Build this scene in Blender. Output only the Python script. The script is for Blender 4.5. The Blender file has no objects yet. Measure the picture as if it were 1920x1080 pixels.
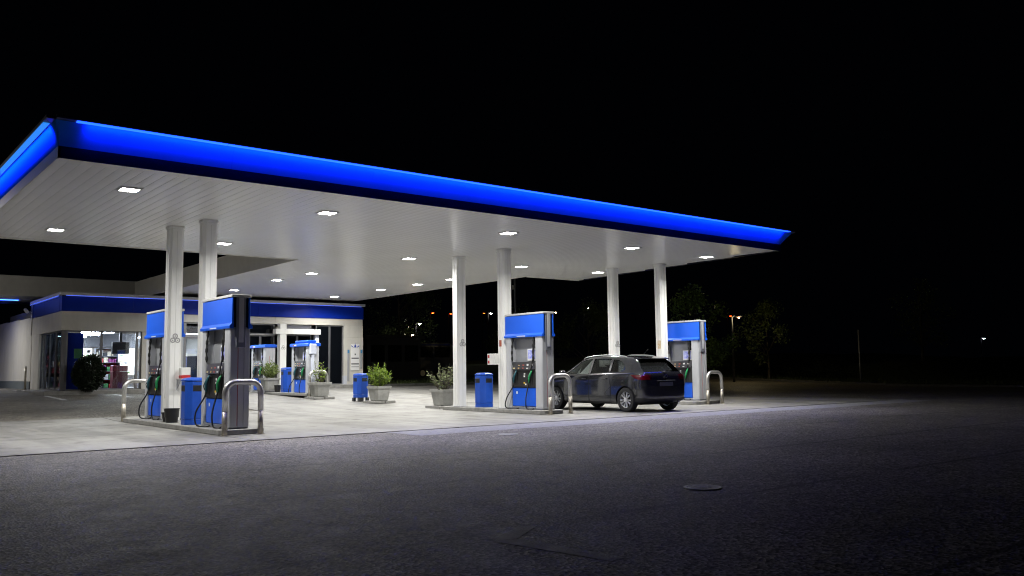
import bpy, bmesh, math, random
from mathutils import Vector, Matrix
random.seed(11)
sc = bpy.context.scene
C = sc.collection
PI = math.pi

# ------------------------------------------------------------------ camera
F_PX, PITCH, YAW, ROLL, EYE = 1627.09, .0935, .8904, .0128, 1.22
cam_d = bpy.data.cameras.new('camera'); cam = bpy.data.objects.new('camera', cam_d); C.objects.link(cam)
cam_d.sensor_width = 36; cam_d.lens = F_PX / 1920 * 36; cam_d.clip_start = .1; cam_d.clip_end = 1500
fw = Vector((math.cos(YAW), math.sin(YAW), 0)); rt = Vector((math.sin(YAW), -math.cos(YAW), 0)); zz = Vector((0, 0, 1))
d = fw * math.cos(PITCH) + zz * math.sin(PITCH); u = -fw * math.sin(PITCH) + zz * math.cos(PITCH)
R_ = rt * math.cos(ROLL) - u * math.sin(ROLL); U_ = rt * math.sin(ROLL) + u * math.cos(ROLL)
cam.matrix_world = Matrix(((R_.x, U_.x, -d.x, 0), (R_.y, U_.y, -d.y, 0), (R_.z, U_.z, -d.z, EYE), (0, 0, 0, 1)))
sc.camera = cam
# ------------------------------------------------------------------ night sky, exposure
w = bpy.data.worlds.new('World'); sc.world = w; w.use_nodes = True
bg = w.node_tree.nodes['Background']; bg.inputs[0].default_value = (.35, .45, .9, 1); bg.inputs[1].default_value = .0007
sc.view_settings.view_transform = 'Standard'; sc.view_settings.look = 'None'
sc.view_settings.exposure = 0; sc.view_settings.gamma = 1
sc.cycles.use_denoising = True; sc.cycles.denoising_prefilter = 'ACCURATE'; sc.cycles.filter_width = 1.1
sc.cycles.max_bounces = 8; sc.cycles.diffuse_bounces = 4; sc.cycles.glossy_bounces = 4
sc.cycles.transparent_max_bounces = 12
sc.cycles.sample_clamp_indirect = 4
sc.cycles.caustics_reflective = False; sc.cycles.caustics_refractive = False
LIGHT = 60.0        # canopy lamp diffuser
LAMP_W = 174.0      # canopy lamp output
LED = 5.0           # visible blue fascia strip
LED_W = 8.5         # output of a metre of fascia strip
DOWN_W = 110.0     # downward spill of the front strip
SHOP = 95.0         # shop ceiling panels

# ------------------------------------------------------------------ materials
MATS = {}
def mat(name, col=(.5, .5, .5), rough=.5, metal=0., spec=.5, var=0., vs=4., bump=0., bs=60., emit=0., ecol=None, coat=0., rvar=0., streak=0., vcol=None, world=False):
    if name in MATS: return MATS[name]
    m = bpy.data.materials.new(name); m.use_nodes = True; nt = m.node_tree; N = nt.nodes; L = nt.links
    p = N['Principled BSDF']
    p.inputs['Base Color'].default_value = (*col, 1); p.inputs['Roughness'].default_value = rough
    p.inputs['Metallic'].default_value = metal; p.inputs['Specular IOR Level'].default_value = spec
    p.inputs['Coat Weight'].default_value = coat; p.inputs['Coat Roughness'].default_value = .05
    if emit:
        p.inputs['Emission Color'].default_value = (*(ecol or col), 1); p.inputs['Emission Strength'].default_value = emit
    tc = N.new('ShaderNodeTexCoord')
    if var or rvar or streak:
        mp = N.new('ShaderNodeMapping'); L.new(N.new('ShaderNodeNewGeometry').outputs['Position'] if world else tc.outputs['Object'], mp.inputs[0])
        if streak: mp.inputs['Scale'].default_value = (1, 1, 1 - streak)
        n = N.new('ShaderNodeTexNoise'); n.inputs['Scale'].default_value = vs; n.inputs['Detail'].default_value = 6; n.inputs['Roughness'].default_value = .65
        L.new(mp.outputs[0], n.inputs['Vector'])
        r = N.new('ShaderNodeValToRGB'); r.color_ramp.elements[0].position = .3; r.color_ramp.elements[1].position = .7
        lo = vcol or tuple(c * (1 - var) for c in col); hi = tuple(min(1, c * (1 + var * .4)) for c in col)
        r.color_ramp.elements[0].color = (*lo, 1); r.color_ramp.elements[1].color = (*hi, 1)
        L.new(n.outputs['Fac'], r.inputs[0]); L.new(r.outputs[0], p.inputs['Base Color'])
        if rvar:
            mr = N.new('ShaderNodeMapRange'); mr.inputs[1].default_value = .3; mr.inputs[2].default_value = .7
            mr.inputs[3].default_value = max(.02, rough - rvar); mr.inputs[4].default_value = min(1, rough + rvar)
            L.new(n.outputs['Fac'], mr.inputs[0]); L.new(mr.outputs[0], p.inputs['Roughness'])
    if bump:
        n2 = N.new('ShaderNodeTexNoise'); n2.inputs['Scale'].default_value = bs; n2.inputs['Detail'].default_value = 4
        L.new(tc.outputs['Object'], n2.inputs['Vector'])
        b = N.new('ShaderNodeBump'); b.inputs['Strength'].default_value = bump; b.inputs['Distance'].default_value = .01
        L.new(n2.outputs['Fac'], b.inputs['Height']); L.new(b.outputs[0], p.inputs['Normal'])
    MATS[name] = m
    return m

def asphalt_mat():
    m = bpy.data.materials.new('asphalt'); m.use_nodes = True; nt = m.node_tree; N = nt.nodes; L = nt.links; p = N['Principled BSDF']
    tc = N.new('ShaderNodeTexCoord'); O = tc.outputs['Object']
    def noise(s, det=5, r=.6, vec=O):
        n = N.new('ShaderNodeTexNoise'); n.inputs['Scale'].default_value = s; n.inputs['Detail'].default_value = det; n.inputs['Roughness'].default_value = r; L.new(vec, n.inputs['Vector']); return n.outputs['Fac']
    def ramp(src, a, b, ca, cb):
        r = N.new('ShaderNodeValToRGB'); e = r.color_ramp.elements; e[0].position = a; e[1].position = b; e[0].color = (*ca, 1); e[1].color = (*cb, 1); L.new(src, r.inputs[0]); return r.outputs[0]
    def mul(a, b, f=1., t='MULTIPLY'):
        x = N.new('ShaderNodeMix'); x.data_type = 'RGBA'; x.blend_type = t; x.inputs[0].default_value = f; L.new(a, x.inputs[6]); L.new(b, x.inputs[7]); return x.outputs[2]
    base = ramp(noise(.22, 9, .72), .32, .70, (.092, .087, .077), (.225, .213, .188))
    mid = ramp(noise(6, 5, .7), .3, .7, (.7, .7, .7), (1.2, 1.2, 1.2))
    vo = N.new('ShaderNodeTexVoronoi'); vo.inputs['Scale'].default_value = 42; L.new(O, vo.inputs['Vector'])
    sp = ramp(vo.outputs['Color'], .2, .98, (.15, .15, .155), (2.3, 2.26, 2.2))
    vo2 = N.new('ShaderNodeTexVoronoi'); vo2.inputs['Scale'].default_value = 25; L.new(O, vo2.inputs['Vector'])
    sp2 = ramp(vo2.outputs['Color'], .1, 1., (.6, .6, .6), (1.4, 1.4, 1.38))
    col = mul(mul(mul(base, mid), sp), sp2)
    # long laying seams running with the canopy front
    mp = N.new('ShaderNodeMapping'); mp.inputs['Rotation'].default_value = (0, 0, .02); L.new(O, mp.inputs[0])
    wob = N.new('ShaderNodeTexNoise'); wob.inputs['Scale'].default_value = .9; wob.inputs['Detail'].default_value = 6; L.new(O, wob.inputs['Vector'])
    sx = N.new('ShaderNodeSeparateXYZ'); L.new(mp.outputs[0], sx.inputs[0])
    ad = N.new('ShaderNodeMath'); ad.operation = 'MULTIPLY_ADD'; L.new(wob.outputs['Fac'], ad.inputs[0]); ad.inputs[1].default_value = .13; L.new(sx.outputs['Y'], ad.inputs[2])
    md = N.new('ShaderNodeMath'); md.operation = 'PINGPONG'; L.new(ad.outputs[0], md.inputs[0]); md.inputs[1].default_value = 1.36
    seam = ramp(md.outputs[0], .018, .06, (.42, .42, .43), (1, 1, 1))
    br = ramp(noise(.25, 4), .50, .62, (0, 0, 0), (1, 1, 1))
    x = N.new('ShaderNodeMix'); x.data_type = 'RGBA'; x.blend_type = 'LIGHTEN'; x.inputs[0].default_value = 1; L.new(seam, x.inputs[6]); L.new(br, x.inputs[7])
    col = mul(col, x.outputs[2])
    L.new(col, p.inputs['Base Color'])
    rr = N.new('ShaderNodeMapRange'); rr.inputs[3].default_value = .5; rr.inputs[4].default_value = .85; L.new(noise(3, 4), rr.inputs[0]); L.new(rr.outputs[0], p.inputs['Roughness'])
    p.inputs['Specular IOR Level'].default_value = .35
    bp = N.new('ShaderNodeBump'); bp.inputs['Strength'].default_value = .55; bp.inputs['Distance'].default_value = .012
    L.new(vo.outputs['Distance'], bp.inputs['Height']); L.new(bp.outputs[0], p.inputs['Normal'])
    return m

def concrete_mat():
    m = bpy.data.materials.new('forecourt_concrete'); m.use_nodes = True; nt = m.node_tree; N = nt.nodes; L = nt.links; p = N['Principled BSDF']
    g = N.new('ShaderNodeNewGeometry'); O = g.outputs['Position']
    oi = N.new('ShaderNodeObjectInfo')
    def noise(s, det=6, r=.65, vec=O):
        n = N.new('ShaderNodeTexNoise'); n.inputs['Scale'].default_value = s; n.inputs['Detail'].default_value = det; n.inputs['Roughness'].default_value = r; L.new(vec, n.inputs['Vector']); return n.outputs['Fac']
    def ramp(src, a, b, ca, cb):
        r = N.new('ShaderNodeValToRGB'); e = r.color_ramp.elements; e[0].position = a; e[1].position = b; e[0].color = (*ca, 1); e[1].color = (*cb, 1); L.new(src, r.inputs[0]); return r.outputs[0]
    def mul(a, b):
        x = N.new('ShaderNodeMix'); x.data_type = 'RGBA'; x.blend_type = 'MULTIPLY'; x.inputs[0].default_value = 1; L.new(a, x.inputs[6]); L.new(b, x.inputs[7]); return x.outputs[2]
    base = ramp(noise(.5, 8, .7), .3, .7, (.20, .196, .187), (.32, .315, .30))
    fine = ramp(noise(14, 6, .7), .3, .7, (.86, .86, .86), (1.08, 1.08, 1.08))
    mp = N.new('ShaderNodeMapping'); mp.inputs['Scale'].default_value = (1.6, .16, 1); L.new(O, mp.inputs[0])
    tyre = ramp(noise(1.0, 5, .6, mp.outputs[0]), .38, .55, (.72, .72, .72), (1, 1, 1))
    spots = ramp(noise(2.0, 4, .55), .30, .42, (.55, .54, .53), (1, 1, 1))
    pan = ramp(oi.outputs['Random'], 0, 1, (.9, .9, .9), (1.06, 1.05, 1.03))
    L.new(mul(mul(mul(mul(base, fine), tyre), spots), pan), p.inputs['Base Color'])
    rr = N.new('ShaderNodeMapRange'); rr.inputs[3].default_value = .38; rr.inputs[4].default_value = .75; L.new(noise(1.2, 5), rr.inputs[0]); L.new(rr.outputs[0], p.inputs['Roughness'])
    bp = N.new('ShaderNodeBump'); bp.inputs['Strength'].default_value = .25; bp.inputs['Distance'].default_value = .01
    L.new(noise(40, 4), bp.inputs['Height']); L.new(bp.outputs[0], p.inputs['Normal'])
    return m

def glass_mat(name, tint=(.9, .95, .95), refl=.12, rough=.02):
    m = bpy.data.materials.new(name); m.use_nodes = True; nt = m.node_tree; N = nt.nodes; L = nt.links
    N.remove(N['Principled BSDF'])
    t = N.new('ShaderNodeBsdfTransparent'); t.inputs[0].default_value = (*tint, 1)
    g = N.new('ShaderNodeBsdfGlossy'); g.inputs['Roughness'].default_value = rough
    lw = N.new('ShaderNodeLayerWeight'); lw.inputs[0].default_value = .25
    mr = N.new('ShaderNodeMapRange'); mr.inputs[3].default_value = refl * .5; mr.inputs[4].default_value = .85; L.new(lw.outputs['Fresnel'], mr.inputs[0])
    mx = N.new('ShaderNodeMixShader'); L.new(mr.outputs[0], mx.inputs[0]); L.new(t.outputs[0], mx.inputs[1]); L.new(g.outputs[0], mx.inputs[2])
    L.new(mx.outputs[0], N['Material Output'].inputs[0])
    return m

ASPH = asphalt_mat(); CONC = concrete_mat()
GLASS = glass_mat('shop_glass', (.86, .9, .92), .1); CARGLASS = glass_mat('car_glass', (.74, .80, .78), .10)
WHITE = mat('white_paint', (.74, .74, .72), .32, var=.14, vs=3, rvar=.08, streak=.85)
COLW = mat('column_paint', (.82, .82, .80), .30, var=.04, vs=3, rvar=.06, streak=.9)
SLAT = mat('soffit_white_metal', (.85, .85, .84), .24, spec=.55, var=.05, vs=.5, rvar=.0, world=True)
SLATD = mat('soffit_gap', (.12, .12, .12), .6)
NAVY = mat('navy_band', (.0015, .003, .02), .35)
FASC = mat('fascia_blue', (.02, .20, .80), .5, spec=.0, var=.04, vs=2)
LIP = mat('fascia_lip', (.04, .05, .12), .4)
LEDM = mat('blue_led', (.01, .05, .2), .5, emit=LED, ecol=(.008, .055, 1.))
LEDL = mat('blue_led_side', (.01, .05, .2), .5, emit=.8, ecol=(.03, .30, 1.))
LEDS = mat('blue_led_shop', (.01, .05, .2), .5, emit=1.3, ecol=(.10, .18, 1.))
LAMP = mat('lamp_diffuser', (.9, .9, .9), .4, emit=LIGHT, ecol=(1., .985, .93))
LAMPF = mat('lamp_frame', (.55, .55, .55), .35)
ALU = mat('aluminium', (.56, .57, .60), .36, metal=.25, var=.06, vs=4, rvar=.06, streak=.9)
ALUD = mat('dark_aluminium', (.22, .23, .27), .38, metal=.35, var=.06, vs=4)
STEEL = mat('brushed_steel', (.60, .59, .57), .36, metal=.85, var=.12, vs=5, rvar=.06)
STEELW = mat('worn_steel', (.42, .39, .33), .42, metal=.8, var=.35, vs=9, rvar=.1)
BLUE = mat('pump_blue', (.012, .115, .74), .33, spec=.4, var=.05, vs=2)
BINB = mat('bin_blue', (.010, .075, .46), .40, var=.15, vs=4, rvar=.08)
BLACK = mat('black_plastic', (.012, .012, .013), .42)
RUB = mat('rubber', (.010, .010, .011), .55)
DARKG = mat('dark_grey', (.05, .05, .055), .5)
GREYP = mat('grey_panel', (.30, .31, .33), .4, var=.08, vs=4)
KERB = mat('kerb_concrete', (.27, .265, .25), .75, var=.3, vs=6, bump=.3)
PLANT = mat('planter_concrete', (.33, .33, .31), .8, var=.25, vs=5, bump=.3)
GREEN = mat('nozzle_green', (.02, .30, .10), .4)
TEAL = mat('nozzle_teal', (.02, .10, .13), .4)
RED = mat('red_plastic', (.50, .025, .03), .4)
YEL = mat('yellow_label', (.75, .50, .03), .5)
WLAB = mat('white_label', (.75, .75, .75), .5)
ORL = mat('orange_label', (.75, .28, .06), .5)
SOIL = mat('soil', (.03, .022, .015), .95)
SHOPW = mat('shop_render', (.56, .54, .49), .6, var=.12, vs=2.2, bump=.05, streak=.6)
SHOPB = mat('shop_blue', (.002, .022, .30), .4, spec=.15, var=.1, vs=2)
CAPW = mat('shop_cap', (.5, .5, .52), .4)
FRAME = mat('window_frame', (.20, .20, .21), .4, metal=.5)
DARKWIN = mat('dark_pane', (.004, .005, .007), .06, spec=.5)

# ------------------------------------------------------------------ mesh helpers
class B:
    def __init__(s): s.bm = bmesh.new()
    def box(s, x0, y0, z0, x1, y1, z1, bev=0., seg=1):
        v = [s.bm.verts.new(p) for p in ((x0, y0, z0), (x1, y0, z0), (x1, y1, z0), (x0, y1, z0), (x0, y0, z1), (x1, y0, z1), (x1, y1, z1), (x0, y1, z1))]
        f = [s.bm.faces.new([v[i] for i in q]) for q in ((3, 2, 1, 0), (4, 5, 6, 7), (0, 1, 5, 4), (1, 2, 6, 5), (2, 3, 7, 6), (3, 0, 4, 7))]
        if bev:
            es = list({e for q in f for e in q.edges})
            bmesh.ops.bevel(s.bm, geom=es, offset=bev, segments=seg, affect='EDGES', profile=.6)
        return s
    def prism(s, pts, ax, a, b, bev=0.):
        def mk(p, t): return {'x': (t, p[0], p[1]), 'y': (p[0], t, p[1]), 'z': (p[0], p[1], t)}[ax]
        A = [s.bm.verts.new(mk(p, a)) for p in pts]; Bv = [s.bm.verts.new(mk(p, b)) for p in pts]
        n = len(pts); fs = [s.bm.faces.new(A), s.bm.faces.new(list(reversed(Bv)))]
        for i in range(n): fs.append(s.bm.faces.new((A[(i + 1) % n], A[i], Bv[i], Bv[(i + 1) % n])))
        bmesh.ops.recalc_face_normals(s.bm, faces=fs)
        if bev: bmesh.ops.bevel(s.bm, geom=list({e for f in fs for e in f.edges}), offset=bev, segments=1, affect='EDGES')
        return s
    def poly(s, *pts): s.bm.faces.new([s.bm.verts.new(p) for p in pts]); return s
    def tube(s, pts, r, n=8, cap=True):
        pts = [Vector(p) for p in pts]; rings = []; side = None
        for i, p in enumerate(pts):
            t = (pts[min(i + 1, len(pts) - 1)] - pts[max(i - 1, 0)]).normalized()
            if side is None:
                side = t.cross(Vector((0, 0, 1)))
                if side.length < .1: side = t.cross(Vector((1, 0, 0)))
            side = (side - t * side.dot(t)).normalized(); up = side.cross(t)
            rr = r[i] if isinstance(r, (list, tuple)) else r
            rings.append([s.bm.verts.new(p + (side * math.cos(2 * PI * k / n) + up * math.sin(2 * PI * k / n)) * rr) for k in range(n)])
        for a, b in zip(rings, rings[1:]):
            for k in range(n):
                f = s.bm.faces.new((a[k], b[k], b[(k + 1) % n], a[(k + 1) % n])); f.smooth = True
        if cap: s.bm.faces.new(rings[0]); s.bm.faces.new(list(reversed(rings[-1])))
        return s
    def lathe(s, prof, n=20, c=(0, 0, 0), ax='z', smooth=True, close=False):
        rings = []
        for r, z in prof:
            ring = []
            for k in range(n):
                a = 2 * PI * k / n; q = (r * math.cos(a), r * math.sin(a), z)
                q = {'z': q, 'x': (q[2], q[0], q[1]), 'y': (q[0], q[2], q[1])}[ax]
                ring.append(s.bm.verts.new((q[0] + c[0], q[1] + c[1], q[2] + c[2])))
            rings.append(ring)
        fs = []
        prs = list(zip(rings, rings[1:])) + ([(rings[-1], rings[0])] if close else [])
        for a, b in prs:
            for k in range(n):
                f = s.bm.faces.new((a[k], a[(k + 1) % n], b[(k + 1) % n], b[k])); f.smooth = smooth; fs.append(f)
        if not close:
            fs.append(s.bm.faces.new(list(reversed(rings[0])))); fs.append(s.bm.faces.new(rings[-1]))
        bmesh.ops.recalc_face_normals(s.bm, faces=fs)
        return s
    def mesh(s, name, m):
        for e in s.bm.edges:
            if len(e.link_faces) == 2 and e.calc_face_angle(0) > .7: e.smooth = False
        me = bpy.data.meshes.new(name); s.bm.to_mesh(me); s.bm.free()
        for q in (m if isinstance(m, (list, tuple)) else [m]): me.materials.append(q)
        return me
    def done(s, name, m, parent=None): return link(name, s.mesh(name, m), parent)

def link(name, me, parent=None):
    o = bpy.data.objects.new(name, me); C.objects.link(o)
    if parent is not None:
        o.parent = parent; o.matrix_parent_inverse = WM(parent).inverted()
    return o
def WM(o):
    m = Matrix.LocRotScale(o.location, o.rotation_euler, o.scale)
    return (WM(o.parent) @ o.matrix_parent_inverse @ m) if o.parent else m
def tag(o, label=None, cat=None, group=None, kind=None):
    if label: o['label'] = label
    if cat: o['category'] = cat
    if group: o['group'] = group
    if kind: o['kind'] = kind
    return o
def thing(name, label, cat, loc=(0, 0, 0), group=None, rz=0.):
    o = bpy.data.objects.new(name, None); C.objects.link(o); o.location = loc; o.rotation_euler = (0, 0, rz); o.empty_display_size = .2
    return tag(o, label, cat, group)
def struct(o): o['kind'] = 'structure'; return o
def copy_tree(o, parent=None):
    c = o.copy(); C.objects.link(c)
    if parent is not None: c.parent = parent
    for ch in o.children: copy_tree(ch, c)
    return c
def place(proto, used, loc, rz, label, cat, group):
    o = copy_tree(proto) if used else proto
    o.location = loc; o.rotation_euler = (0, 0, rz); tag(o, label, cat, group); return o
def gz(y): return min(max((y - 24) * .03, 0), .6)
H = 4.71

# ================================================================== GROUND
bm = B()
ys = [-60, -20, 0, 8, 14, 20, 24, 30, 36, 44, 60, 120, 400]; xs = [-200, -60, -20, 0, 10, 20, 30, 40, 60, 120, 400]
V = [[bm.bm.verts.new((x, y, gz(y))) for x in xs] for y in ys]
for j in range(len(ys) - 1):
    for i in range(len(xs) - 1): bm.bm.faces.new((V[j][i], V[j][i + 1], V[j + 1][i + 1], V[j + 1][i]))
struct(bm.done('ground', ASPH))
# concrete forecourt slabs (each its own piece)
fore = bpy.data.objects.new('forecourt', None); C.objects.link(fore); struct(fore)
def slab(x0, x1, y0, y1):
    g = .008; b = B(); n = 3
    top = []
    for j in range(n + 1):
        y = y0 + g + (y1 - y0 - 2 * g) * j / n
        top.append([b.bm.verts.new((x, y, gz(y) + .014)) for x in (x0 + g, x1 - g)])
    for j in range(n): b.bm.faces.new((top[j][0], top[j][1], top[j + 1][1], top[j + 1][0]))
    bmesh.ops.extrude_face_region(b.bm, geom=list(b.bm.faces))
    zs = list(b.bm.verts)[: 2 * (n + 1)]
    for v in zs: v.co.z -= .04
    bmesh.ops.recalc_face_normals(b.bm, faces=list(b.bm.faces))
    b.done('concrete_slab', CONC, fore)
YR = [15.19, 18.7, 22.2, 25.5]
for i in range(9):
    for j in range(3): slab(-11.8 + i * 4.52, -11.8 + (i + 1) * 4.52, YR[j], YR[j + 1])
for i in range(4):
    for j in range(4): slab(10.8 + i * 4.52, 10.8 + (i + 1) * 4.52, 25.5 + j * 3.1, 25.5 + (j + 1) * 3.1)

# paler strip of newer asphalt along the concrete edge
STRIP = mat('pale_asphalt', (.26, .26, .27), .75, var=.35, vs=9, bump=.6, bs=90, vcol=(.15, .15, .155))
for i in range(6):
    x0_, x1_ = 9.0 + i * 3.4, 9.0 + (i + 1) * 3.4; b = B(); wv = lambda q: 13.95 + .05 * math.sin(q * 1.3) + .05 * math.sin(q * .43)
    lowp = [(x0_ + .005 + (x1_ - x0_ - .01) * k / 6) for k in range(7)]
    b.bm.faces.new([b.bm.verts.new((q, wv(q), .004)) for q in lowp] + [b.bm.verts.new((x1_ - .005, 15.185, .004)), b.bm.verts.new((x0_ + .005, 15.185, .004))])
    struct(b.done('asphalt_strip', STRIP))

# ================================================================== CANOPY
can = thing('station_canopy', 'wide flat filling station canopy with white slatted soffit and glowing blue fascia', 'canopy', (13, 20, 0))
X0, XF, XB, Y0, Y1 = 2.95, 22.78, 23.72, 15.17, 25.03
def slat_mesh(y0, y1, z, wd=.2):
    b = B(); b.prism([(0.0006, z + .05), (.0006, z + .006), (.006, z + .003), (wd * .3, z + .0008), (wd * .5, z), (wd * .7, z + .0008), (wd - .006, z + .003), (wd - .0006, z + .006), (wd - .0006, z + .05)], 'y', y0, y1)
    return b.mesh('slat', SLAT)
sm = slat_mesh(Y0 + .02, Y1 - .02, H)
x = X0; k = 0
while x < XB - .1:
    if x + .2 <= XF: me = sm
    else:
        t = min(1, max(0, (x + .2 - XF) / (XB - XF))); me = slat_mesh(min(Y0 + .02 + t * (Y1 - Y0), Y1 - .3), Y1 - .02, H)
    o = link('slat', me, can); o.location.x = x; o.location.y = 0; x += .2
LX0, LX1, LY1 = 11.7, 20.95, 42.4
sm2 = slat_mesh(Y1 + .03, LY1 - .05, H + .012)
x = LX0 + .03
while x < LX1 - .15:
    o = link('slat', sm2, can); o.location.x = x; x += .2
# roof deck + link deck
B().prism([(X0 + .02, Y0 + .02), (XF, Y0 + .02), (XB - .03, Y1 - .01), (X0 + .02, Y1 - .01)], 'z', H + .06, 5.26).done('roof_deck', LIP, can)
B().box(LX0 + .03, Y1 + .01, H + .07, LX1 - .03, LY1 - .02, 5.44).done('link_roof_deck', LIP, can)
B().box(LX0 - .03, Y1 + .03, H - .012, LX0 + .02, LY1, 5.5, .005).done('side_fascia', mat('grey_fascia', (.62, .61, .57), .45, var=.1, vs=2), can)
B().box(LX1 - .02, Y1 + .03, H - .012, LX1 + .03, LY1, 5.4, .005).done('side_fascia', MATS['grey_fascia'], can)
B().box(X0 - .02, Y1 - .01, H - .02, LX0 - .04, Y1 + .05, 5.2, .008).done('rear_trim', MATS['grey_fascia'], can)
B().box(LX1 + .04, Y1 - .01, H - .02, XB - .0, Y1 + .05, 5.2, .008).done('rear_trim', MATS['grey_fascia'], can)
# fascia ring : lower navy band, sloping blue face, lip and LED
LN, ZT, ZB = .27, 5.24, 4.89
FL, FR, BR, BL = (X0, Y0), (XF, Y0), (XB, Y1), (X0, Y1)
oFL, oFR, oBR, oBL = (X0 - .11, Y0 - LN), (XF + LN, Y0 - LN), (XB + LN, Y1), (X0 - .11, Y1)
def fascia(a, b_, oa, ob, nm, nseg):
    # a,b inner line; oa,ob outer (top) line
    dx, dy = b_[0] - a[0], b_[1] - a[1]; L = math.hypot(dx, dy)
    nx, ny = (oa[0] - a[0]), (oa[1] - a[1])
    n = Vector((dy, -dx, 0)).normalized()
    if n.x * (oa[0] + ob[0] - a[0] - b_[0]) + n.y * (oa[1] + ob[1] - a[1] - b_[1]) < 0: n = -n
    t = .03
    bb = B()
    A = [bb.bm.verts.new(p) for p in ((*a, H - .015), (*b_, H - .015), (*b_, ZB), (*a, ZB))]
    bb.bm.faces.new(A)
    r = bmesh.ops.extrude_face_region(bb.bm, geom=list(bb.bm.faces))
    for v in [g for g in r['geom'] if isinstance(g, bmesh.types.BMVert)]: v.co -= n * t
    bmesh.ops.recalc_face_normals(bb.bm, faces=list(bb.bm.faces))
    bb.done('lower_band', NAVY if nm == 'front' else (mat('silver_band', (.5, .49, .46), .35) if nm == 'left' else NAVY), can)
    # sloped face in panels with narrow joints
    for i in range(nseg):
        s0 = i / nseg + (.0015 / L if i else 0); s1 = (i + 1) / nseg - (.0015 / L if i < nseg - 1 else 0)
        q = lambda A_, B_, s: (A_[0] + (B_[0] - A_[0]) * s, A_[1] + (B_[1] - A_[1]) * s)
        bb = B(); pts = []
        for j in range(5):
            f = j / 4; bow = -.022 * math.sin(PI * f)
            for s in (s0, s1):
                p = q(a, b_, s); o = q(oa, ob, s)
                pts.append(bb.bm.verts.new((p[0] + (o[0] - p[0]) * f + n.x * bow, p[1] + (o[1] - p[1]) * f + n.y * bow, ZB + (ZT - ZB) * f)))
        for j in range(4):
            fc = bb.bm.faces.new((pts[2 * j], pts[2 * j + 1], pts[2 * j + 3], pts[2 * j + 2])); fc.smooth = True
        r = bmesh.ops.extrude_face_region(bb.bm, geom=list(bb.bm.faces))
        for v in [g for g in r['geom'] if isinstance(g, bmesh.types.BMVert)]: v.co -= n * .012
        bmesh.ops.recalc_face_normals(bb.bm, faces=list(bb.bm.faces))
        bb.done('fascia_panel', FASC, can)
    e = Vector((dx, dy, 0)).normalized()
    lo = .13
    oa2 = (oa[0] + n.x * lo, oa[1] + n.y * lo); ob2 = (ob[0] + n.x * lo, ob[1] + n.y * lo)
    bb = B(); bb.prism([oa, ob, ob2, oa2], 'z', ZT + .004, ZT + .055)
    bb.done('lip', LIP, can)
    m = max(1, int(L / 2.4)); ep = .28
    for i in range(m):
        s0 = ep + (L - 2 * ep) * i / m + .01; s1 = ep + (L - 2 * ep) * (i + 1) / m - .01
        c0 = Vector((*oa, 0)) + (Vector((*ob, 0)) - Vector((*oa, 0))) * (s0 / L); c1 = Vector((*oa, 0)) + (Vector((*ob, 0)) - Vector((*oa, 0))) * (s1 / L)
        p0, p1 = c0 + n * .025, c1 + n * .025; w0, w1 = c0 + n * .118, c1 + n * .118
        bb = B(); bb.prism([(p0.x, p0.y), (p1.x, p1.y), (w1.x, w1.y), (w0.x, w0.y)], 'z', ZT - .012, ZT + .003)
        bb.done('led_strip', LEDM if nm == 'front' else LEDL, can)
    s0, s1 = ep, L - ep
    if True:
        c0 = Vector((*oa, 0)) + (Vector((*ob, 0)) - Vector((*oa, 0))) * (s0 / L); c1 = Vector((*oa, 0)) + (Vector((*ob, 0)) - Vector((*oa, 0))) * (s1 / L)
        out = math.hypot((oa[0] - a[0]) * n.x + (oa[1] - a[1]) * n.y, 0) + .10; bang = math.degrees(math.atan2(ZT - .01 - ZB, out)); aim = math.radians(max(4, bang + (5 if nm == 'front' else -2) - 38))
        ld = bpy.data.lights.new('strip_light', 'AREA'); ld.shape = 'RECTANGLE'; ld.size = s1 - s0; ld.size_y = .03; ld.energy = LED_W * (s1 - s0) * (1. if nm == 'front' else 1.6); ld.spread = math.radians(76); ld.color = (.004, .034, 1.)
        lo = bpy.data.objects.new('strip_light', ld); C.objects.link(lo); lo.parent = can; lo.matrix_parent_inverse = WM(can).inverted()
        dv = (-n * math.cos(aim) + Vector((0, 0, -1)) * math.sin(aim)).normalized(); mid = (c0 + c1) / 2 + n * .10; mid.z = ZT - .02
        X_ = e.copy(); Z_ = -dv; Y_ = Z_.cross(X_)
        lo.matrix_basis = Matrix(((X_.x, Y_.x, Z_.x, mid.x), (X_.y, Y_.y, Z_.y, mid.y), (X_.z, Y_.z, Z_.z, mid.z), (0, 0, 0, 1)))
fascia(FL, FR, oFL, oFR, 'front', 7)
# the same front strip also shines straight down onto the drive
ld = bpy.data.lights.new('strip_downlight', 'AREA'); ld.shape = 'RECTANGLE'; ld.size = XF - X0 - .4; ld.size_y = .06; ld.energy = DOWN_W; ld.spread = math.radians(72); ld.color = (.30, .28, 1.)
lo = bpy.data.objects.new('strip_downlight', ld); C.objects.link(lo); lo.location = ((X0 + XF) / 2, Y0 - LN - .09, ZT - .03); lo.rotation_euler = (math.radians(-8), 0, 0)
_l = lo.location.copy(); lo.parent = can; lo.matrix_parent_inverse = WM(can).inverted()
fascia(BL, FL, oBL, oFL, 'left', 4)
fascia(FR, BR, oFR, oBR, 'right', 4)

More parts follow.
